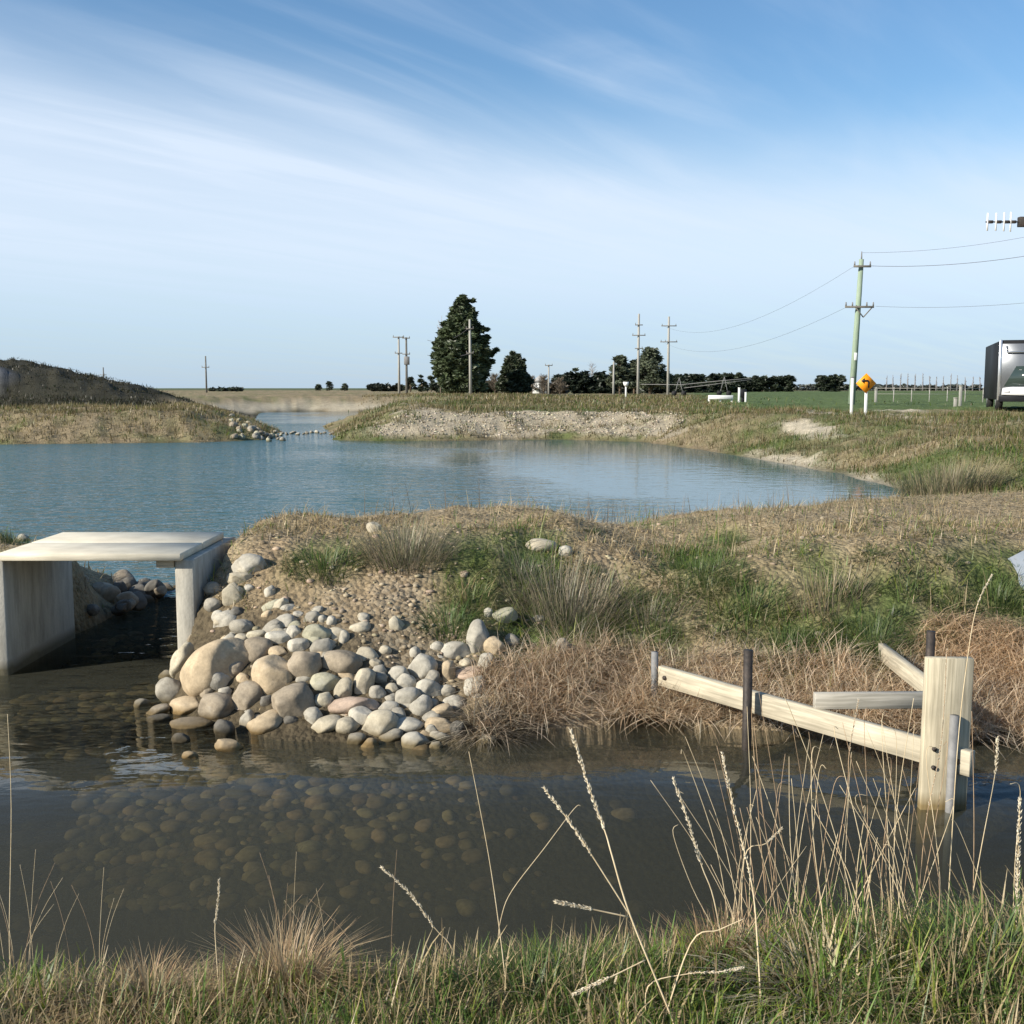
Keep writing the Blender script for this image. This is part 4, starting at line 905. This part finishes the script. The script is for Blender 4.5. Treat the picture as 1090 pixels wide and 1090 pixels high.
pm, pmt = power_pole(906, 432, 276, 66, [(284, 9, (-.9, .9)), (327, 15, (-.95, -.5, .5, .95))], 'nearest power pole, tall and greenish behind the orange sign', M_POLE, .21, 11)
k = MB(); k.tube([(pmt.x-pm.location.x, 0, pmt.z-pm.location.z-.1), (pmt.x-pm.location.x, 0, pmt.z-pm.location.z+.45)], [.05, .03], 6); k.build('insulator', M_GALV, pm)
k = MB()
for s in (-1, 1): k.tube([(.47+s*.55, -.27, 6.15), (.45, -.27, 5.5)], .035, 5)
k.build('arm_brace', M_ARM, pm)
k = MB(); k.box((.1, -.21, 3.2), (.16, .04, .45)); k.build('number_plate', M_WHITE, pm)
power_pole(711, 420, 337, 150, [(347, 8, (-.9, .9)), (364, 9, (-.9, -.4, .9))], 'pole with two long crossarms right of the tall eucalypt', M_POLEG, .2, 1)
power_pole(679, 420, 334, 150, [(346, 4, (-.9,)), (357, 7, (-.9, .9)), (371, 4, (.9,))], 'pole with three short crossarms in front of the eucalypts', M_POLEG, .2)
power_pole(653, 420, 385, 150, [], 'plain short pole without crossarm left of the eucalypts', M_POLEG, .16)
power_pole(584, 419, 388, 170, [(389, 4, (-.9, .9))], 'small pole by the white shed', M_POLEG, .15)
power_pole(501, 421, 340, 140, [(350, 4, (-.9, .9)), (376, 4, (-.9, .9))], 'pale pole standing in front of the big conifer', M_POLEG, .2, -1)
power_pole(425, 420, 358, 150, [(359, 6, (-.9, .9)), (376, 4, (-.9,))], 'left pole of the close pair of poles', M_POLEG, .18)
power_pole(433, 420, 359, 150, [(360, 4, (-.9, .9)), (377, 4, (.9,))], 'right pole of the close pair, with a grey box', M_POLED, .18)
power_pole(220, 420, 379, 190, [(391, 4, (-.9, .9))], 'lone distant pole above the far inlet', M_POLED, .17)
power_pole(111, 420, 391, 280, [(399, 3.5, (-.9, .9))], 'farthest pole showing above the dark mound', M_POLED, .2)
k = MB(); k.box((*at_y(433, 384, 149.6)[:2], at_y(433, 384, 150)[2]), (.7, .6, 1.1)); pr = [o for o in bpy.data.objects if o.get('label', '').startswith('right pole')][0]
ob = k.build('transformer', M_GALV); ob.parent = pr; ob.matrix_parent_inverse = Matrix.Translation(-pr.location)
def wire(a, b, sag, label, r=.008, n=18):
    a, b = Vector(a), Vector(b); P = []
    for i in range(n+1):
        t = i/n; p = a.lerp(b, t); p.z -= sag*4*t*(1-t); P.append(p)
    m = MB(); m.tube([p-a for p in P], r, 4); o = m.build('overhead_wire', M_WIRE); o.location = a
    return tag(o, label, 'wire', 'overhead wires')
E = lambda px, py, y: at_y(px, py, y)
wire(E(918, 269, 66), E(1150, 240, 58), .35, 'top wire running right from the nearest power pole'); wire(E(926, 283, 66), E(1150, 262, 58), .35, 'middle wire running right from the nearest power pole', .013)
wire(E(932, 326, 66), E(1150, 316, 58), .25, 'lowest wire running right from the nearest power pole', .008)
wire(E(910, 283, 66), E(704, 346, 149), 2.2, 'upper wire running left from the nearest power pole', .008); wire(E(903, 326, 66), E(703, 363, 149), 2.0, 'lower wire running left from the nearest power pole', .008)
wire(E(504, 375, 140), E(455, 378, 165), .5, 'pale wire crossing the lower part of the big conifer', .03); wire(E(498, 350, 140), E(455, 362, 165), .8, 'pale wire crossing the upper part of the big conifer', .03)
# ------------------------------------------------------------------ signs, posts, barrier
def G(px, D): x = at_y(px, 430, D)[0]; return Vector((x, D, hgt(x, D)))
g = G(921, 42); sg = tag(empty('warning_sign', g), 'orange diamond sign with a black arrow bending left on a white post', 'sign')
zt = at_y(920, 408, 42)[2]-g.z; mb = MB(); mb.box((.03, .03, (zt-.35)/2), (.10, .06, zt+.25)); mb.build('post', M_WHITE, sg)
mb = MB(); a = .38; mb.prism([(0, zt-a), (a, zt), (0, zt+a), (-a, zt)], -.02, 0); mb.build('sign_face', M_ORANGE, sg)
mb = MB(); mb.prism([(.07, zt-.17), (.13, zt-.17), (.13, zt+.06), (.07, zt+.13), (-.06, zt+.13), (-.06, zt+.20), (-.2, zt+.09), (-.06, zt-.02), (-.06, zt+.055), (.05, zt+.055), (.07, zt+.03)], -.026, -.021); mb.build('arrow', M_BLACK, sg)
def post(px, pyt, D, w, label, mat=M_WHITE, cap=None):
    g = G(px, D); z = at_y(px, pyt, D)[2]-g.z; e = tag(empty('marker_post', g), label, 'post', 'roadside posts')
    m = MB(); m.box((0, 0, z/2-.1), (w, w*.5, z+.2), bev=.01); m.build('shaft', mat, e)
    m = MB(); m.box((0, 0, z+.012), (w*1.15, w*.65, .05)); m.build('cap', cap or mat, e); return e
post(906.5, 402, 43, .11, 'tall white marker post left of the orange sign', M_WHITE, M_GALV)
post(786.5, 413, 75, .14, 'taller white post by the white barrier', M_WHITE); post(793.5, 418, 75, .12, 'short white post right of the taller one', M_WHITE)
g = G(790.5, 75.5); mb = MB(); mb.box((0, 0, at_y(790, 417, 75)[2]-g.z-.1), (.45, .3, .55)); mb.box((0, 0, .2), (.2, .2, .7)); o = mb.build('mailbox', M_BLACK); o.location = g; tag(o, 'black box standing between the two white posts', 'mailbox')
g = G(767, 74); br_ = tag(empty('barrier', g), 'low white barrier rail lying along the grass', 'barrier'); w = 13*74/F
zt = at_y(767, 422, 74)[2]-g.z; mb = MB(); mb.box((0, 0, zt-.05), (2*w, .12, .26)); mb.build('rail', M_WHITE, br_)
for s in (-1, 0, 1): mb = MB(); mb.box((s*w*.93, .1, zt/2-.15), (.12, .06, zt+.1)); mb.build('post', M_WHITE, br_)
g = G(666, 120); sb = tag(empty('board_sign', g), 'small white board sign on a post before the dark hedge', 'sign'); zt = at_y(666, 410, 120)[2]-g.z
mb = MB(); mb.box((0, 0, zt/2), (.16, .12, zt)); mb.build('post', M_WHITE, sb); mb = MB(); mb.prism([(-.32, zt+.35), (.32, zt+.35), (.26, zt+.05), (.1, zt-.15), (-.1, zt-.15), (-.26, zt+.05)], -.12, -.07); mb.build('panel', M_WHITE, sb)
for px, pyt, D, lab in ((1022, 411, 60, 'taller concrete fence post in the green field'), (1017, 424, 52, 'shorter pale fence post in front of the green field'), (932, 415, 70, 'thin fence post just right of the orange sign')):
    post(px, pyt, D, .16, lab, M_POLEG)
# farm fence
fp = [(925, 428, 78), (1044, 428, 78)]; fe = tag(empty('wire_fence', G(985, 78)), 'post and rail fence across the green field', 'fence'); f0 = fe.location
for zz, r in ((.95, .02), (.55, .012)):
    a, b = G(930, 78), G(1050, 78); m = MB(); m.tube([a-f0+Vector((0, 0, zz)), b-f0+Vector((0, 0, zz))], r, 4); m.build('fence_rail', M_POLEG, fe)
for i in range(7): p = G(932+i*19, 78.1)-f0; m = MB(); m.tube([p-Vector((0, 0, .3)), p+Vector((0, 0, 1.0))], .035, 6); m.build('fence_post', M_POLEG, fe)
# irrigation arm far across the field
ir = tag(empty('irrigator', (*at_y(690, 416, 130)[:2], 1.1)), 'long grey pipe arm of a field irrigator right of the poles', 'irrigator'); i0 = ir.location
pt = [at_y(682, 409, 130), at_y(725, 409.5, 128), at_y(760, 406, 126), at_y(800, 402.5, 124)]
m = MB(); m.tube([Vector(p)-i0 for p in pt], .035, 6); m.build('pipe', M_GALV, ir); m = MB(); m.tube([Vector(at_y(728, 413, 127))-i0, Vector(at_y(800, 404, 124))-i0], .03, 5); m.build('truss_rod', M_GALV, ir)
for px, a in ((723, 402), (771, 401)):
    m = MB(); p = Vector(at_y(px, a, 127)); x0 = p.x
    for s in (-1, 1): m.tube([Vector((p.x, p.y, p.z))-i0, Vector((p.x+s*.55, p.y, 1.0))-i0], .035, 5)
    m.build('tower_leg', M_GALV, ir)
    for s in (-1, 1): w_ = MB(); w_.tube([Vector((p.x+s*.55, p.y-.12, 1.4))-i0, Vector((p.x+s*.55, p.y+.12, 1.4))-i0], .3, 12); w_.build('wheel', M_RUBBER, ir)
# ------------------------------------------------------------------ shed
g = G(574, 185); sh = tag(empty('shed', g), 'small white shed among the bare bushes in the distance', 'shed')
m = MB(); m.box((0, 0, .9), (2.4, 3, 2.0)); m.build('wall', M_WHITE, sh); m = MB(); m.prism([(-1.4, 1.95), (1.4, 1.95), (0, 3.0)], -1.7, 1.7); m.build('roof', M_ROOF, sh); m = MB(); m.box((.3, -1.52, .8), (.8, .06, 1.6)); m.build('door', M_POLED, sh)
# ------------------------------------------------------------------ trees
def cards(C, rad, n, size, col, rng, up=.3):
    """leaf clumps: n little faces round every centre"""
    k = len(C); c = np.repeat(np.asarray(C), n, 0); r = np.repeat(np.asarray(rad), n); m = len(c)
    d = rng.normal(size=(m, 3)); d /= np.linalg.norm(d, axis=1)[:, None]; p = c+d*(r*rng.random(m)**.5)[:, None]*np.array((1, 1, .75))
    a = rng.normal(size=(m, 3)); a[:, 2] *= up; a /= np.linalg.norm(a, axis=1)[:, None]; b = np.cross(a, rng.normal(size=(m, 3))); b /= np.linalg.norm(b, axis=1)[:, None]
    s = size*(.5+rng.random(m))[:, None]
    V = np.stack([p-a*s, p+b*s*.35, p+a*s, p-b*s*.35], 1).reshape(-1, 3); f = np.arange(m*4).reshape(-1, 4)
    tint = np.repeat(.65+.7*rng.random(k), n)*(.75+.5*rng.random(m)); cc = np.asarray(col)[None]*tint[:, None]
    return V, f, np.repeat(cc, 4, 0)
def tree_obj(name, px, D, C, rad, n, size, col, label, cat='tree', trunk=None, group=None, seed=0, zb=None):
    g = G(px, D); e = tag(empty(name, g), label, cat, group); rng = np.random.default_rng(seed)
    V, f, c = cards(C, rad, n, size, col, rng); obj('crown', arr_mesh('crown', V, f, M_LEAF, col=c, uniform=True), e)
    if trunk:
        m = MB()
        for P, r in trunk: m.tube(P, r, 7)
        m.build('trunk', M_BARK, e, True)
    return e
def conifer(name, px, D, hh, prof, label, seed, col, whorls=46, size=.42, n=130, extra=()):
    rng = np.random.default_rng(seed); C = []; rad = []
    for i in range(whorls):
        t = (i+.5)/whorls; z = hh*(.02+.95*t); w = np.interp(t, *prof)*hh
        k = max(2, int(9*(w/(.18*hh))+.5))
        for j in range(k):
            a = rng.random()*6.283; rr = w*(.35+.65*rng.random()**.6)*(.82+.3*rng.random()); C.append((math.cos(a)*rr, math.sin(a)*rr, z+.15*rr+rng.normal()*.2)); rad.append((.036+.034*rng.random())*hh*(.55+.6*(1-t)))
    for p, r in extra: C.append(p); rad.append(r)
    tr = [([(0, 0, -.3), (.05, 0, hh*.5), (0, 0, hh*.97)], [hh*.03, hh*.018, .04])]
    for i in range(14):
        a = rng.random()*6.283; z = hh*(.1+.6*rng.random()); w = np.interp(z/hh, *prof)*hh*.8; tr.append(([(0, 0, z), (math.cos(a)*w, math.sin(a)*w, z+.2*w)], [.09, .03]))
    return tree_obj(name, px, D, C, rad, n, size, col, label, trunk=tr, seed=seed)
D0 = 150; hh = 105*D0/F
conifer('conifer', 492, D0, hh, ([0, .1, .2, .35, .5, .62, .75, .88, .95, 1], [.195, .225, .255, .265, .24, .21, .15, .08, .045, .01]), 'tall dark conifer dominating the skyline', 3, (.07, .092, .045), 58, .34, 130,
        extra=[((3.7, 0, .385*hh), .6), ((4.2, 0, .41*hh), .45), ((4.65, 0, .435*hh), .32), ((3.5, 0, .30*hh), .6), ((4.0, .2, .32*hh), .45), ((3.3, 0, .64*hh), .4), ((3.4, 0, .56*hh), .45), ((1.5, 0, .92*hh), .38)])
def broad(name, px, D, wpx, hpx, label, seed, col, lobes=16, n=150, size=.35, shape=None, group=None, low=.25):
    rng = np.random.default_rng(seed); w = wpx*D/F; hh = hpx*D/F; C = []; rad = []; tr = [([(0, 0, -.3), (0, 0, hh*.6)], [hh*.035+.05, hh*.02+.02])]
    for i in range(lobes):
        a = rng.random()*6.283; t = low+(1-low)*rng.random(); rr = w*(.3+.6*rng.random())*math.sin(math.pi*min(.96, .25+.72*t))**.7; p = (math.cos(a)*rr, math.sin(a)*rr, hh*t*.92); C.append(p); rad.append(w*(.22+.16*rng.random())); tr.append(([(0, 0, hh*min(.5, t*.6)), p], [.10, .03]))
    return tree_obj(name, px, D, C, rad, n, size, col, label, trunk=tr, seed=seed, group=group)
conifer('conifer', 548, 160, 41*160/F, ([0, .2, .45, .7, .85, 1], [.40, .42, .36, .24, .2, .05]), 'medium dark conifer with a leaning top right of the tallest one', 11, (.055, .070, .040), 26, .36, 110, extra=[((-.9, 0, 4.9), .6), ((.4, 0, 5.3), .5)])
broad('broadleaf_tree', 692, 170, 21, 51, 'tall eucalypt with open clumpy crown between the two poles', 21, (.085, .10, .062), 62, 100, .30, low=.22)
broad('broadleaf_tree', 660, 170, 16, 41, 'smaller eucalypt left of the tall one', 22, (.08, .095, .058), 44, 110, .34)
broad('broadleaf_tree', 675, 178, 14, 36, 'low bushy eucalypt between the two bigger ones', 23, (.08, .095, .058), 36, 110, .34)
for i, (px, D, w, h, lab) in enumerate(((437, 230, 7, 17, 'small round tree left of the big conifer, first of three'), (449, 230, 7, 18, 'small tree in the middle of the three left of the big conifer'), (459, 235, 6, 17, 'small tree nearest the big conifer on its left'),
        (340, 330, 4, 7, 'leftmost of the three tiny far trees'), (351, 330, 3.5, 10, 'middle and tallest of the three tiny far trees'), (367, 330, 4, 8, 'rightmost of the three tiny far trees'),
        (612, 205, 6, 29, 'pointed dark tree rising behind the left part of the hedge'), (641, 205, 5, 24, 'small rounded tree top behind the hedge'), (811, 300, 7, 19, 'rounded tree rising above the far hedge'), (889, 300, 6, 19, 'pointed tree on the small far hedge clump'))):
    broad('broadleaf_tree', px, D, w, h, lab, 30+i, (.065, .08, .052), 12, 60, .45, low=.1)
def bare_tree(px, D, wpx, hpx, label, seed, col=(.24, .19, .14), name='bare_tree', group=None, n=60, narrow=True, thick=.03):
    rng = random.Random(seed); g = G(px, D); e = tag(empty(name, g), label, 'tree', group); hh = hpx*D/F; w = wpx*D/F; m = MB(); t = MB()
    m.tube([(0, 0, -.3), (0, 0, hh*.5), (rng.gauss(0, .2), 0, hh)], [thick*4, thick*2.5, thick], 5)
    for i in range(n):
        z = hh*(.08+.85*rng.random()); a = rng.random()*6.283; L = w*(.5+.6*rng.random())*(1.15-z/hh*.7); ex = Vector((math.cos(a)*L, math.sin(a)*L, L*(1.2 if narrow else .7)))
        b = Vector((0, 0, z)); t.tube([b, b+ex*.5+Vector((0, 0, -.05)), b+ex], [thick*1.2, thick*.8, thick*.4], 4, False)
        for q in range(3): s = b+ex*rng.uniform(.3, .9); t.tube([s, s+Vector((rng.gauss(0, .3), rng.gauss(0, .3), .5+rng.random()*.4))*L*.4], [thick*.6, thick*.3], 3, False)
    mat = mat_simple('twigs', col, tuple(c*1.3 for c in col), 3, .9); m.build('trunk', mat, e); t.build('branches', mat, e); return e
bare_tree(469, 156, 7, 82, 'tall bare poplar peeping out behind the left side of the big conifer', 1, (.34, .29, .24), thick=.022, n=90)
for i, (px, w, h, lab) in enumerate(((527, 10, 20, 'bare brown bush right of the big conifer'), (537, 8, 19, 'bare brown bush against the medium conifer'), (566, 8, 19, 'bare brown bush left of the white shed'), (579, 9, 20, 'bare brown bush behind the white shed'), (596, 8, 17, 'bare brown bush at the start of the hedge'))):
    bare_tree(px, 172, w, h, lab, 50+i, (.14, .115, .085), 'bush', None, 130, False, .035)
bare_tree(630, 210, 8, 34, 'pale bare tree above the middle of the hedge', 61, (.26, .23, .20), n=90, narrow=False, thick=.02)
for i in range(14):
    bare_tree(943+i*7.6+random.uniform(-1, 1), 400, 1.6, 16+random.uniform(-2, 3), 'slim bare poplar in the row on the horizon behind the green field', 70+i, (.20, .19, .19), 'bare_poplar', 'bare poplars on the horizon', 24, True, .07)
def hedge(px0, px1, D, pyt, label, seed, col=(.030, .040, .024), size=.5, n=90, depth=1.6, rough=.12):
    rng = np.random.default_rng(seed); a, b = G(px0, D), G(px1, D); L = b.x-a.x; hh = at_y(px0, pyt, D)[2]-a.z; e = tag(empty('hedge', ((a.x+b.x)/2, D, a.z)), label, 'hedge'); k = int(L*hh*2.0)+20
    C = np.stack([(rng.random(k)-.5)*L, (rng.random(k)-.5)*depth*2, hh*1.0*rng.random(k)**.8*(1-rough*rng.random(k))], 1)
    V, f, c = cards(C, np.full(k, .75), n, size, col, rng); obj('foliage', arr_mesh('foliage', V, f, M_LEAF, col=c, uniform=True), e)
    m = MB()
    for i in range(max(2, int(L/3))): xx = -L/2+L*(i+.5)/max(2, int(L/3)); m.tube([(xx, 0, -.2), (xx, 0, hh*.7)], [.12, .05], 5)
    m.build('stems', M_BARK, e); return e
hedge(590, 650, 195, 398, 'dark clipped shelter hedge in the middle distance', 1, (.020, .028, .018))
hedge(648, 712, 195, 403, 'dark hedge at the feet of the eucalypts', 2, (.022, .028, .018))
hedge(706, 748, 260, 399, 'dark hedge right of the eucalypts', 3); hedge(752, 788, 270, 398, 'blocky dark hedge behind the irrigator', 4); hedge(780, 843, 290, 401, 'long far hedge left of the green field', 5)
hedge(871, 896, 300, 400, 'short square hedge clump far behind the field', 6); hedge(700, 790, 230, 408, 'low dark scrub row under the blocky hedges', 7)
hedge(394, 427, 260, 410, 'low far hedge left of the pair of poles', 8, (.05, .058, .045)); hedge(225, 256, 260, 414.5, 'low dark scrub line on the far left horizon', 9)
hedge(842, 1046, 420, 410, 'long low hazy hedge along the horizon', 10, (.09, .10, .085), .7, 24); hedge(462, 528, 175, 409, 'dark undergrowth behind the big conifer', 12)
hedge(517, 600, 185, 407, 'brown scrubby hedge between the conifers and the shed', 13, (.095, .08, .055))
# ------------------------------------------------------------------ box truck with reflections modelled on its rear face
tk = tag(empty('box_truck', (*at_y(1062, 437, 46)[:2], 1.0)), 'dark silver box truck standing at the right edge', 'truck'); tk.location.z = hgt(tk.location.x, 46)
tk.rotation_euler = (0, 0, -R(19)); Ht = at_y(1062, 362, 46)[2]-tk.location.z; Wt, Lt = 2.4, 8.0
m = MB(); m.box((Wt/2, Lt/2, .45+(Ht-.45)/2), (Wt, Lt, Ht-.45), bev=.03); m.build('body', M_TRUCKD, tk)
m = MB(); m.box((Wt/2, -.02, .5+(Ht-.6)/2), (Wt-.12, .05, Ht-.7), bev=.01); m.build('rear_door', M_TRUCKG, tk)
m = MB(); m.box((0, 0, .45+(Ht-.45)/2), (.12, .12, Ht-.43), bev=.02); m.build('corner_trim', M_CHROME, tk)
m = MB(); m.tube([(.22, -.06, Ht-.25), (.22, -.12, Ht-.5), (.9, -.12, Ht-.5), (.9, -.06, Ht-.42)], .035, 6); m.build('handle', M_CHROME, tk)
m = MB(); m.box((Wt/2, -.05, .5), (Wt, .14, .22)); m.build('bumper', M_TRUCKD, tk)
def wheels(par, pts, r, w):
    for p in pts:
        m = MB(); m.tube([(p[0]-w/2, p[1], r), (p[0]+w/2, p[1], r)], r, 18); t = m.build('wheel', M_RUBBER, par); m = MB(); m.tube([(p[0]-w/2-.01, p[1], r), (p[0]+w/2+.01, p[1], r)], r*.55, 12); m.build('rim', M_CHROME, t)
wheels(tk, [(.16, 1.6), (Wt-.16, 1.6), (.16, 6.2), (Wt-.16, 6.2)], .45, .26)
m = MB(); m.prism([(.18, 1.02), (.62, 1.85), (Wt-.3, 1.88), (Wt-.2, 1.02)], -.065, -.05); m.build('dark_reflection', M_REFLD, tk)  # dark part of the reflection on the rear face, built as a panel
m = MB(); m.prism([(.10, .68), (.14, .95), (.5, 1.0), (Wt-.1, 1.0), (Wt-.1, .62)], -.12, -.046); m.build('pale_reflection', M_REFLP, tk)  # pale part of the same reflection, built as a solid shape
m = MB(); m.box((.3, -.13, .82), (.22, .03, .1)); m.build('tail_lamp', M_LAMP, tk)
# ------------------------------------------------------------------ telemetry mast with aerial, and grey sheet
mx = at_y(1110, 500, 14); zm = hgt(mx[0], 14); ma = tag(empty('aerial_mast', (mx[0], 14, zm)), 'mast with a short white toothed aerial reaching in at the right edge', 'aerial')
ztop = at_y(1100, 237, 14)[2]-zm; m = MB(); m.tube([(0, 0, -.3), (0, 0, ztop+.15)], .03, 10); m.build('mast', M_GALV, ma, True)
x0 = at_y(1047, 237, 14)[0]-mx[0]; x1 = at_y(1080, 237, 14)[0]-mx[0]
m = MB(); m.tube([(x0, -.06, ztop), (.0, -.06, ztop)], .009, 6); m.build('boom', M_STEEL, ma)
m = MB(); m.box(((x1+.05)/2+.02, -.06, ztop), (.05-x1, .075, .12)); m.build('housing', M_STEEL, ma)
for px, hl in ((1049, 9), (1058, 9), (1066.5, 9.5), (1073.5, 10)):
    xx = at_y(px, 237, 14)[0]-mx[0]; L = hl*14/F; m = MB(); m.tube([(xx, -.06, ztop-L), (xx, -.06, ztop+L)], .011, 6); m.build('element', M_WHITE, ma)
    m = MB(); m.box((xx+.035, -.06, ztop), (.06, .035, .035)); m.build('clamp', M_STEEL, ma)
m = MB(); m.box((-.2, -.1, at_y(1090, 281, 14)[2]-zm), (.14, .12, .16)); m.build('sensor', M_WHITE, ma)
g = on_ground(1092, 622); m = MB(); m.prism([(0, 0), (.9, 0), (.9, .62), (.38, .40)], -.02, .02)
m = MB(); m.box((.42, 0, .16), (.8, .6, .03), Matrix.Rotation(R(-28), 3, 'Y') @ Matrix.Rotation(R(18), 3, 'X')); m.box((.5, .1, -.05), (.1, .1, .3)); o = m.build('metal_sheet', M_SHEET); o.location = (at_y(1073, 618, g[1])[0], g[1], g[2]+.02); tag(o, 'grey metal sheet tilted on the grass at the right edge', 'sheet')
# ------------------------------------------------------------------ sun, sky, camera
SUN_EL, SUN_AZ = R(27), (-math.cos(R(30)), -math.sin(R(30)))
sd = Vector((SUN_AZ[0]*math.cos(SUN_EL), SUN_AZ[1]*math.cos(SUN_EL), math.sin(SUN_EL)))
li = bpy.data.lights.new('sun', 'SUN'); li.energy = 5.0; li.angle = R(.5); li.color = (1, .93, .82); so = bpy.data.objects.new('sun', li); link(so); so.rotation_euler = sd.to_track_quat('Z', 'Y').to_euler()
w = bpy.data.worlds.new('World'); sc.world = w; w.use_nodes = True; nt = w.node_tree; nt.nodes.clear(); N, L = nt.nodes.new, nt.links.new
out = N('ShaderNodeOutputWorld'); bg = N('ShaderNodeBackground'); L(bg.outputs[0], out.inputs[0]); bg.inputs[1].default_value = .096
sky = N('ShaderNodeTexSky'); sky.sky_type = 'NISHITA'; sky.sun_disc = False; sky.sun_elevation = SUN_EL; sky.sun_rotation = math.atan2(SUN_AZ[0], SUN_AZ[1]); sky.air_density = 1.1; sky.dust_density = .4; sky.ozone_density = 3.2
tc = N('ShaderNodeTexCoord'); sep = N('ShaderNodeSeparateXYZ'); L(tc.outputs['Generated'], sep.inputs[0])
def mth(op, a, b=None, c=None):
    n = N('ShaderNodeMath'); n.operation = op
    for i, v in enumerate((a, b, c)):
        if v is None: continue
        if isinstance(v, (int, float)): n.inputs[i].default_value = v
        else: L(v, n.inputs[i])
    return n.outputs[0]
zc = mth('MAXIMUM', mth('ADD', sep.outputs[2], .10), .02); u = mth('DIVIDE', sep.outputs[0], zc); v = mth('DIVIDE', sep.outputs[1], zc)
cb = N('ShaderNodeCombineXYZ'); L(u, cb.inputs[0]); L(v, cb.inputs[1])
def cnoise(scale, rot, st, det, dist, loc=(0, 0, 0)):
    m0 = N('ShaderNodeMapping'); m0.inputs['Rotation'].default_value = (0, 0, R(rot)); L(cb.outputs[0], m0.inputs[0]); mp = N('ShaderNodeMapping'); mp.inputs['Scale'].default_value = st; mp.inputs['Location'].default_value = loc; L(m0.outputs[0], mp.inputs[0])
    n = N('ShaderNodeTexNoise'); n.inputs['Scale'].default_value = scale; n.inputs['Detail'].default_value = det; n.inputs['Roughness'].default_value = .55; n.inputs['Distortion'].default_value = dist; L(mp.outputs[0], n.inputs[0]); return n.outputs[0]
def mrange(x, a, b, c, d, clamp=True):
    n = N('ShaderNodeMapRange'); n.interpolation_type = 'SMOOTHSTEP'; n.inputs[1].default_value = a; n.inputs[2].default_value = b; n.inputs[3].default_value = c; n.inputs[4].default_value = d; L(x, n.inputs[0]); return n.outputs[0]
big = cnoise(.45, 0, (1, 1, 1), 4, .5, (3.1, 1.7, 0)); fib = cnoise(1.1, -52, (.45, 1.6, 1), 8, 1.3, (.4, 2.2, 0)); fine = cnoise(2.4, -40, (.4, 2.2, 1), 7, .6)
# broad veil of cirrus at low elevation, thinning upwards, with fibres combed out of it
el = mth('ADD', sep.outputs[2], mth('MULTIPLY', mth('SUBTRACT', big, .5), .10)); el = mth('ADD', el, mth('MULTIPLY', mth('SUBTRACT', fib, .5), .08)); el = mth('ADD', el, mth('MULTIPLY', sep.outputs[0], .09))
veil = mth('MULTIPLY', mrange(el, .15, .27, 1, 0), mrange(el, .0, .10, .88, 1)); veil = mth('MULTIPLY', veil, mrange(fine, .25, .7, .88, 1.0))
fib2 = cnoise(.8, -48, (.45, 2.2, 1), 9, 1.8, (5.3, 1.1, 0)); wisp = mth('MULTIPLY', mth('ADD', mrange(fib, .46, .76, 0, .36), mrange(fib2, .42, .78, 0, .30)), mrange(big, .30, .55, .45, 1)); wisp = mth('MULTIPLY', mth('MULTIPLY', wisp, mrange(sep.outputs[2], .10, .2, 0, 1)), mrange(sep.outputs[0], .0, .30, 1, .25))
msk = mth('MINIMUM', mth('ADD', mth('MULTIPLY', veil, .88), wisp), .92)
mixc = N('ShaderNodeMix'); mixc.data_type = 'RGBA'; L(msk, mixc.inputs[0]); hs = N('ShaderNodeHueSaturation'); hs.inputs["Saturation"].default_value = 1.14; hs.inputs['Value'].default_value = 1.05; L(sky.outputs[0], hs.inputs['Color']); L(hs.outputs[0], mixc.inputs[6]); cm = N('ShaderNodeMix'); cm.data_type = 'RGBA'; L(mrange(sep.outputs[2], 0, .13, 0, 1), cm.inputs[0]); cm.inputs[6].default_value = (3.2, 4.6, 6.3, 1); cm.inputs[7].default_value = (5.3, 6.1, 7.2, 1); L(cm.outputs[2], mixc.inputs[7])
L(mixc.outputs[2], bg.inputs[0])
cam = bpy.data.cameras.new('camera'); co = bpy.data.objects.new('camera', cam); link(co); co.location = (0, 0, H); co.rotation_euler = (math.pi/2-PITCH, 0, 0)
cam.sensor_width = 36; cam.lens = 36*F/1090; cam.clip_start = .05; cam.clip_end = 9000; sc.camera = co
sc.view_settings.view_transform = 'Standard'; sc.view_settings.look = 'None'; sc.view_settings.exposure = .58; sc.view_settings.gamma = 1
sc.cycles.max_bounces = 6; sc.cycles.transparent_max_bounces = 12; sc.cycles.caustics_reflective = False; sc.cycles.caustics_refractive = False
sc.cycles.use_denoising = True
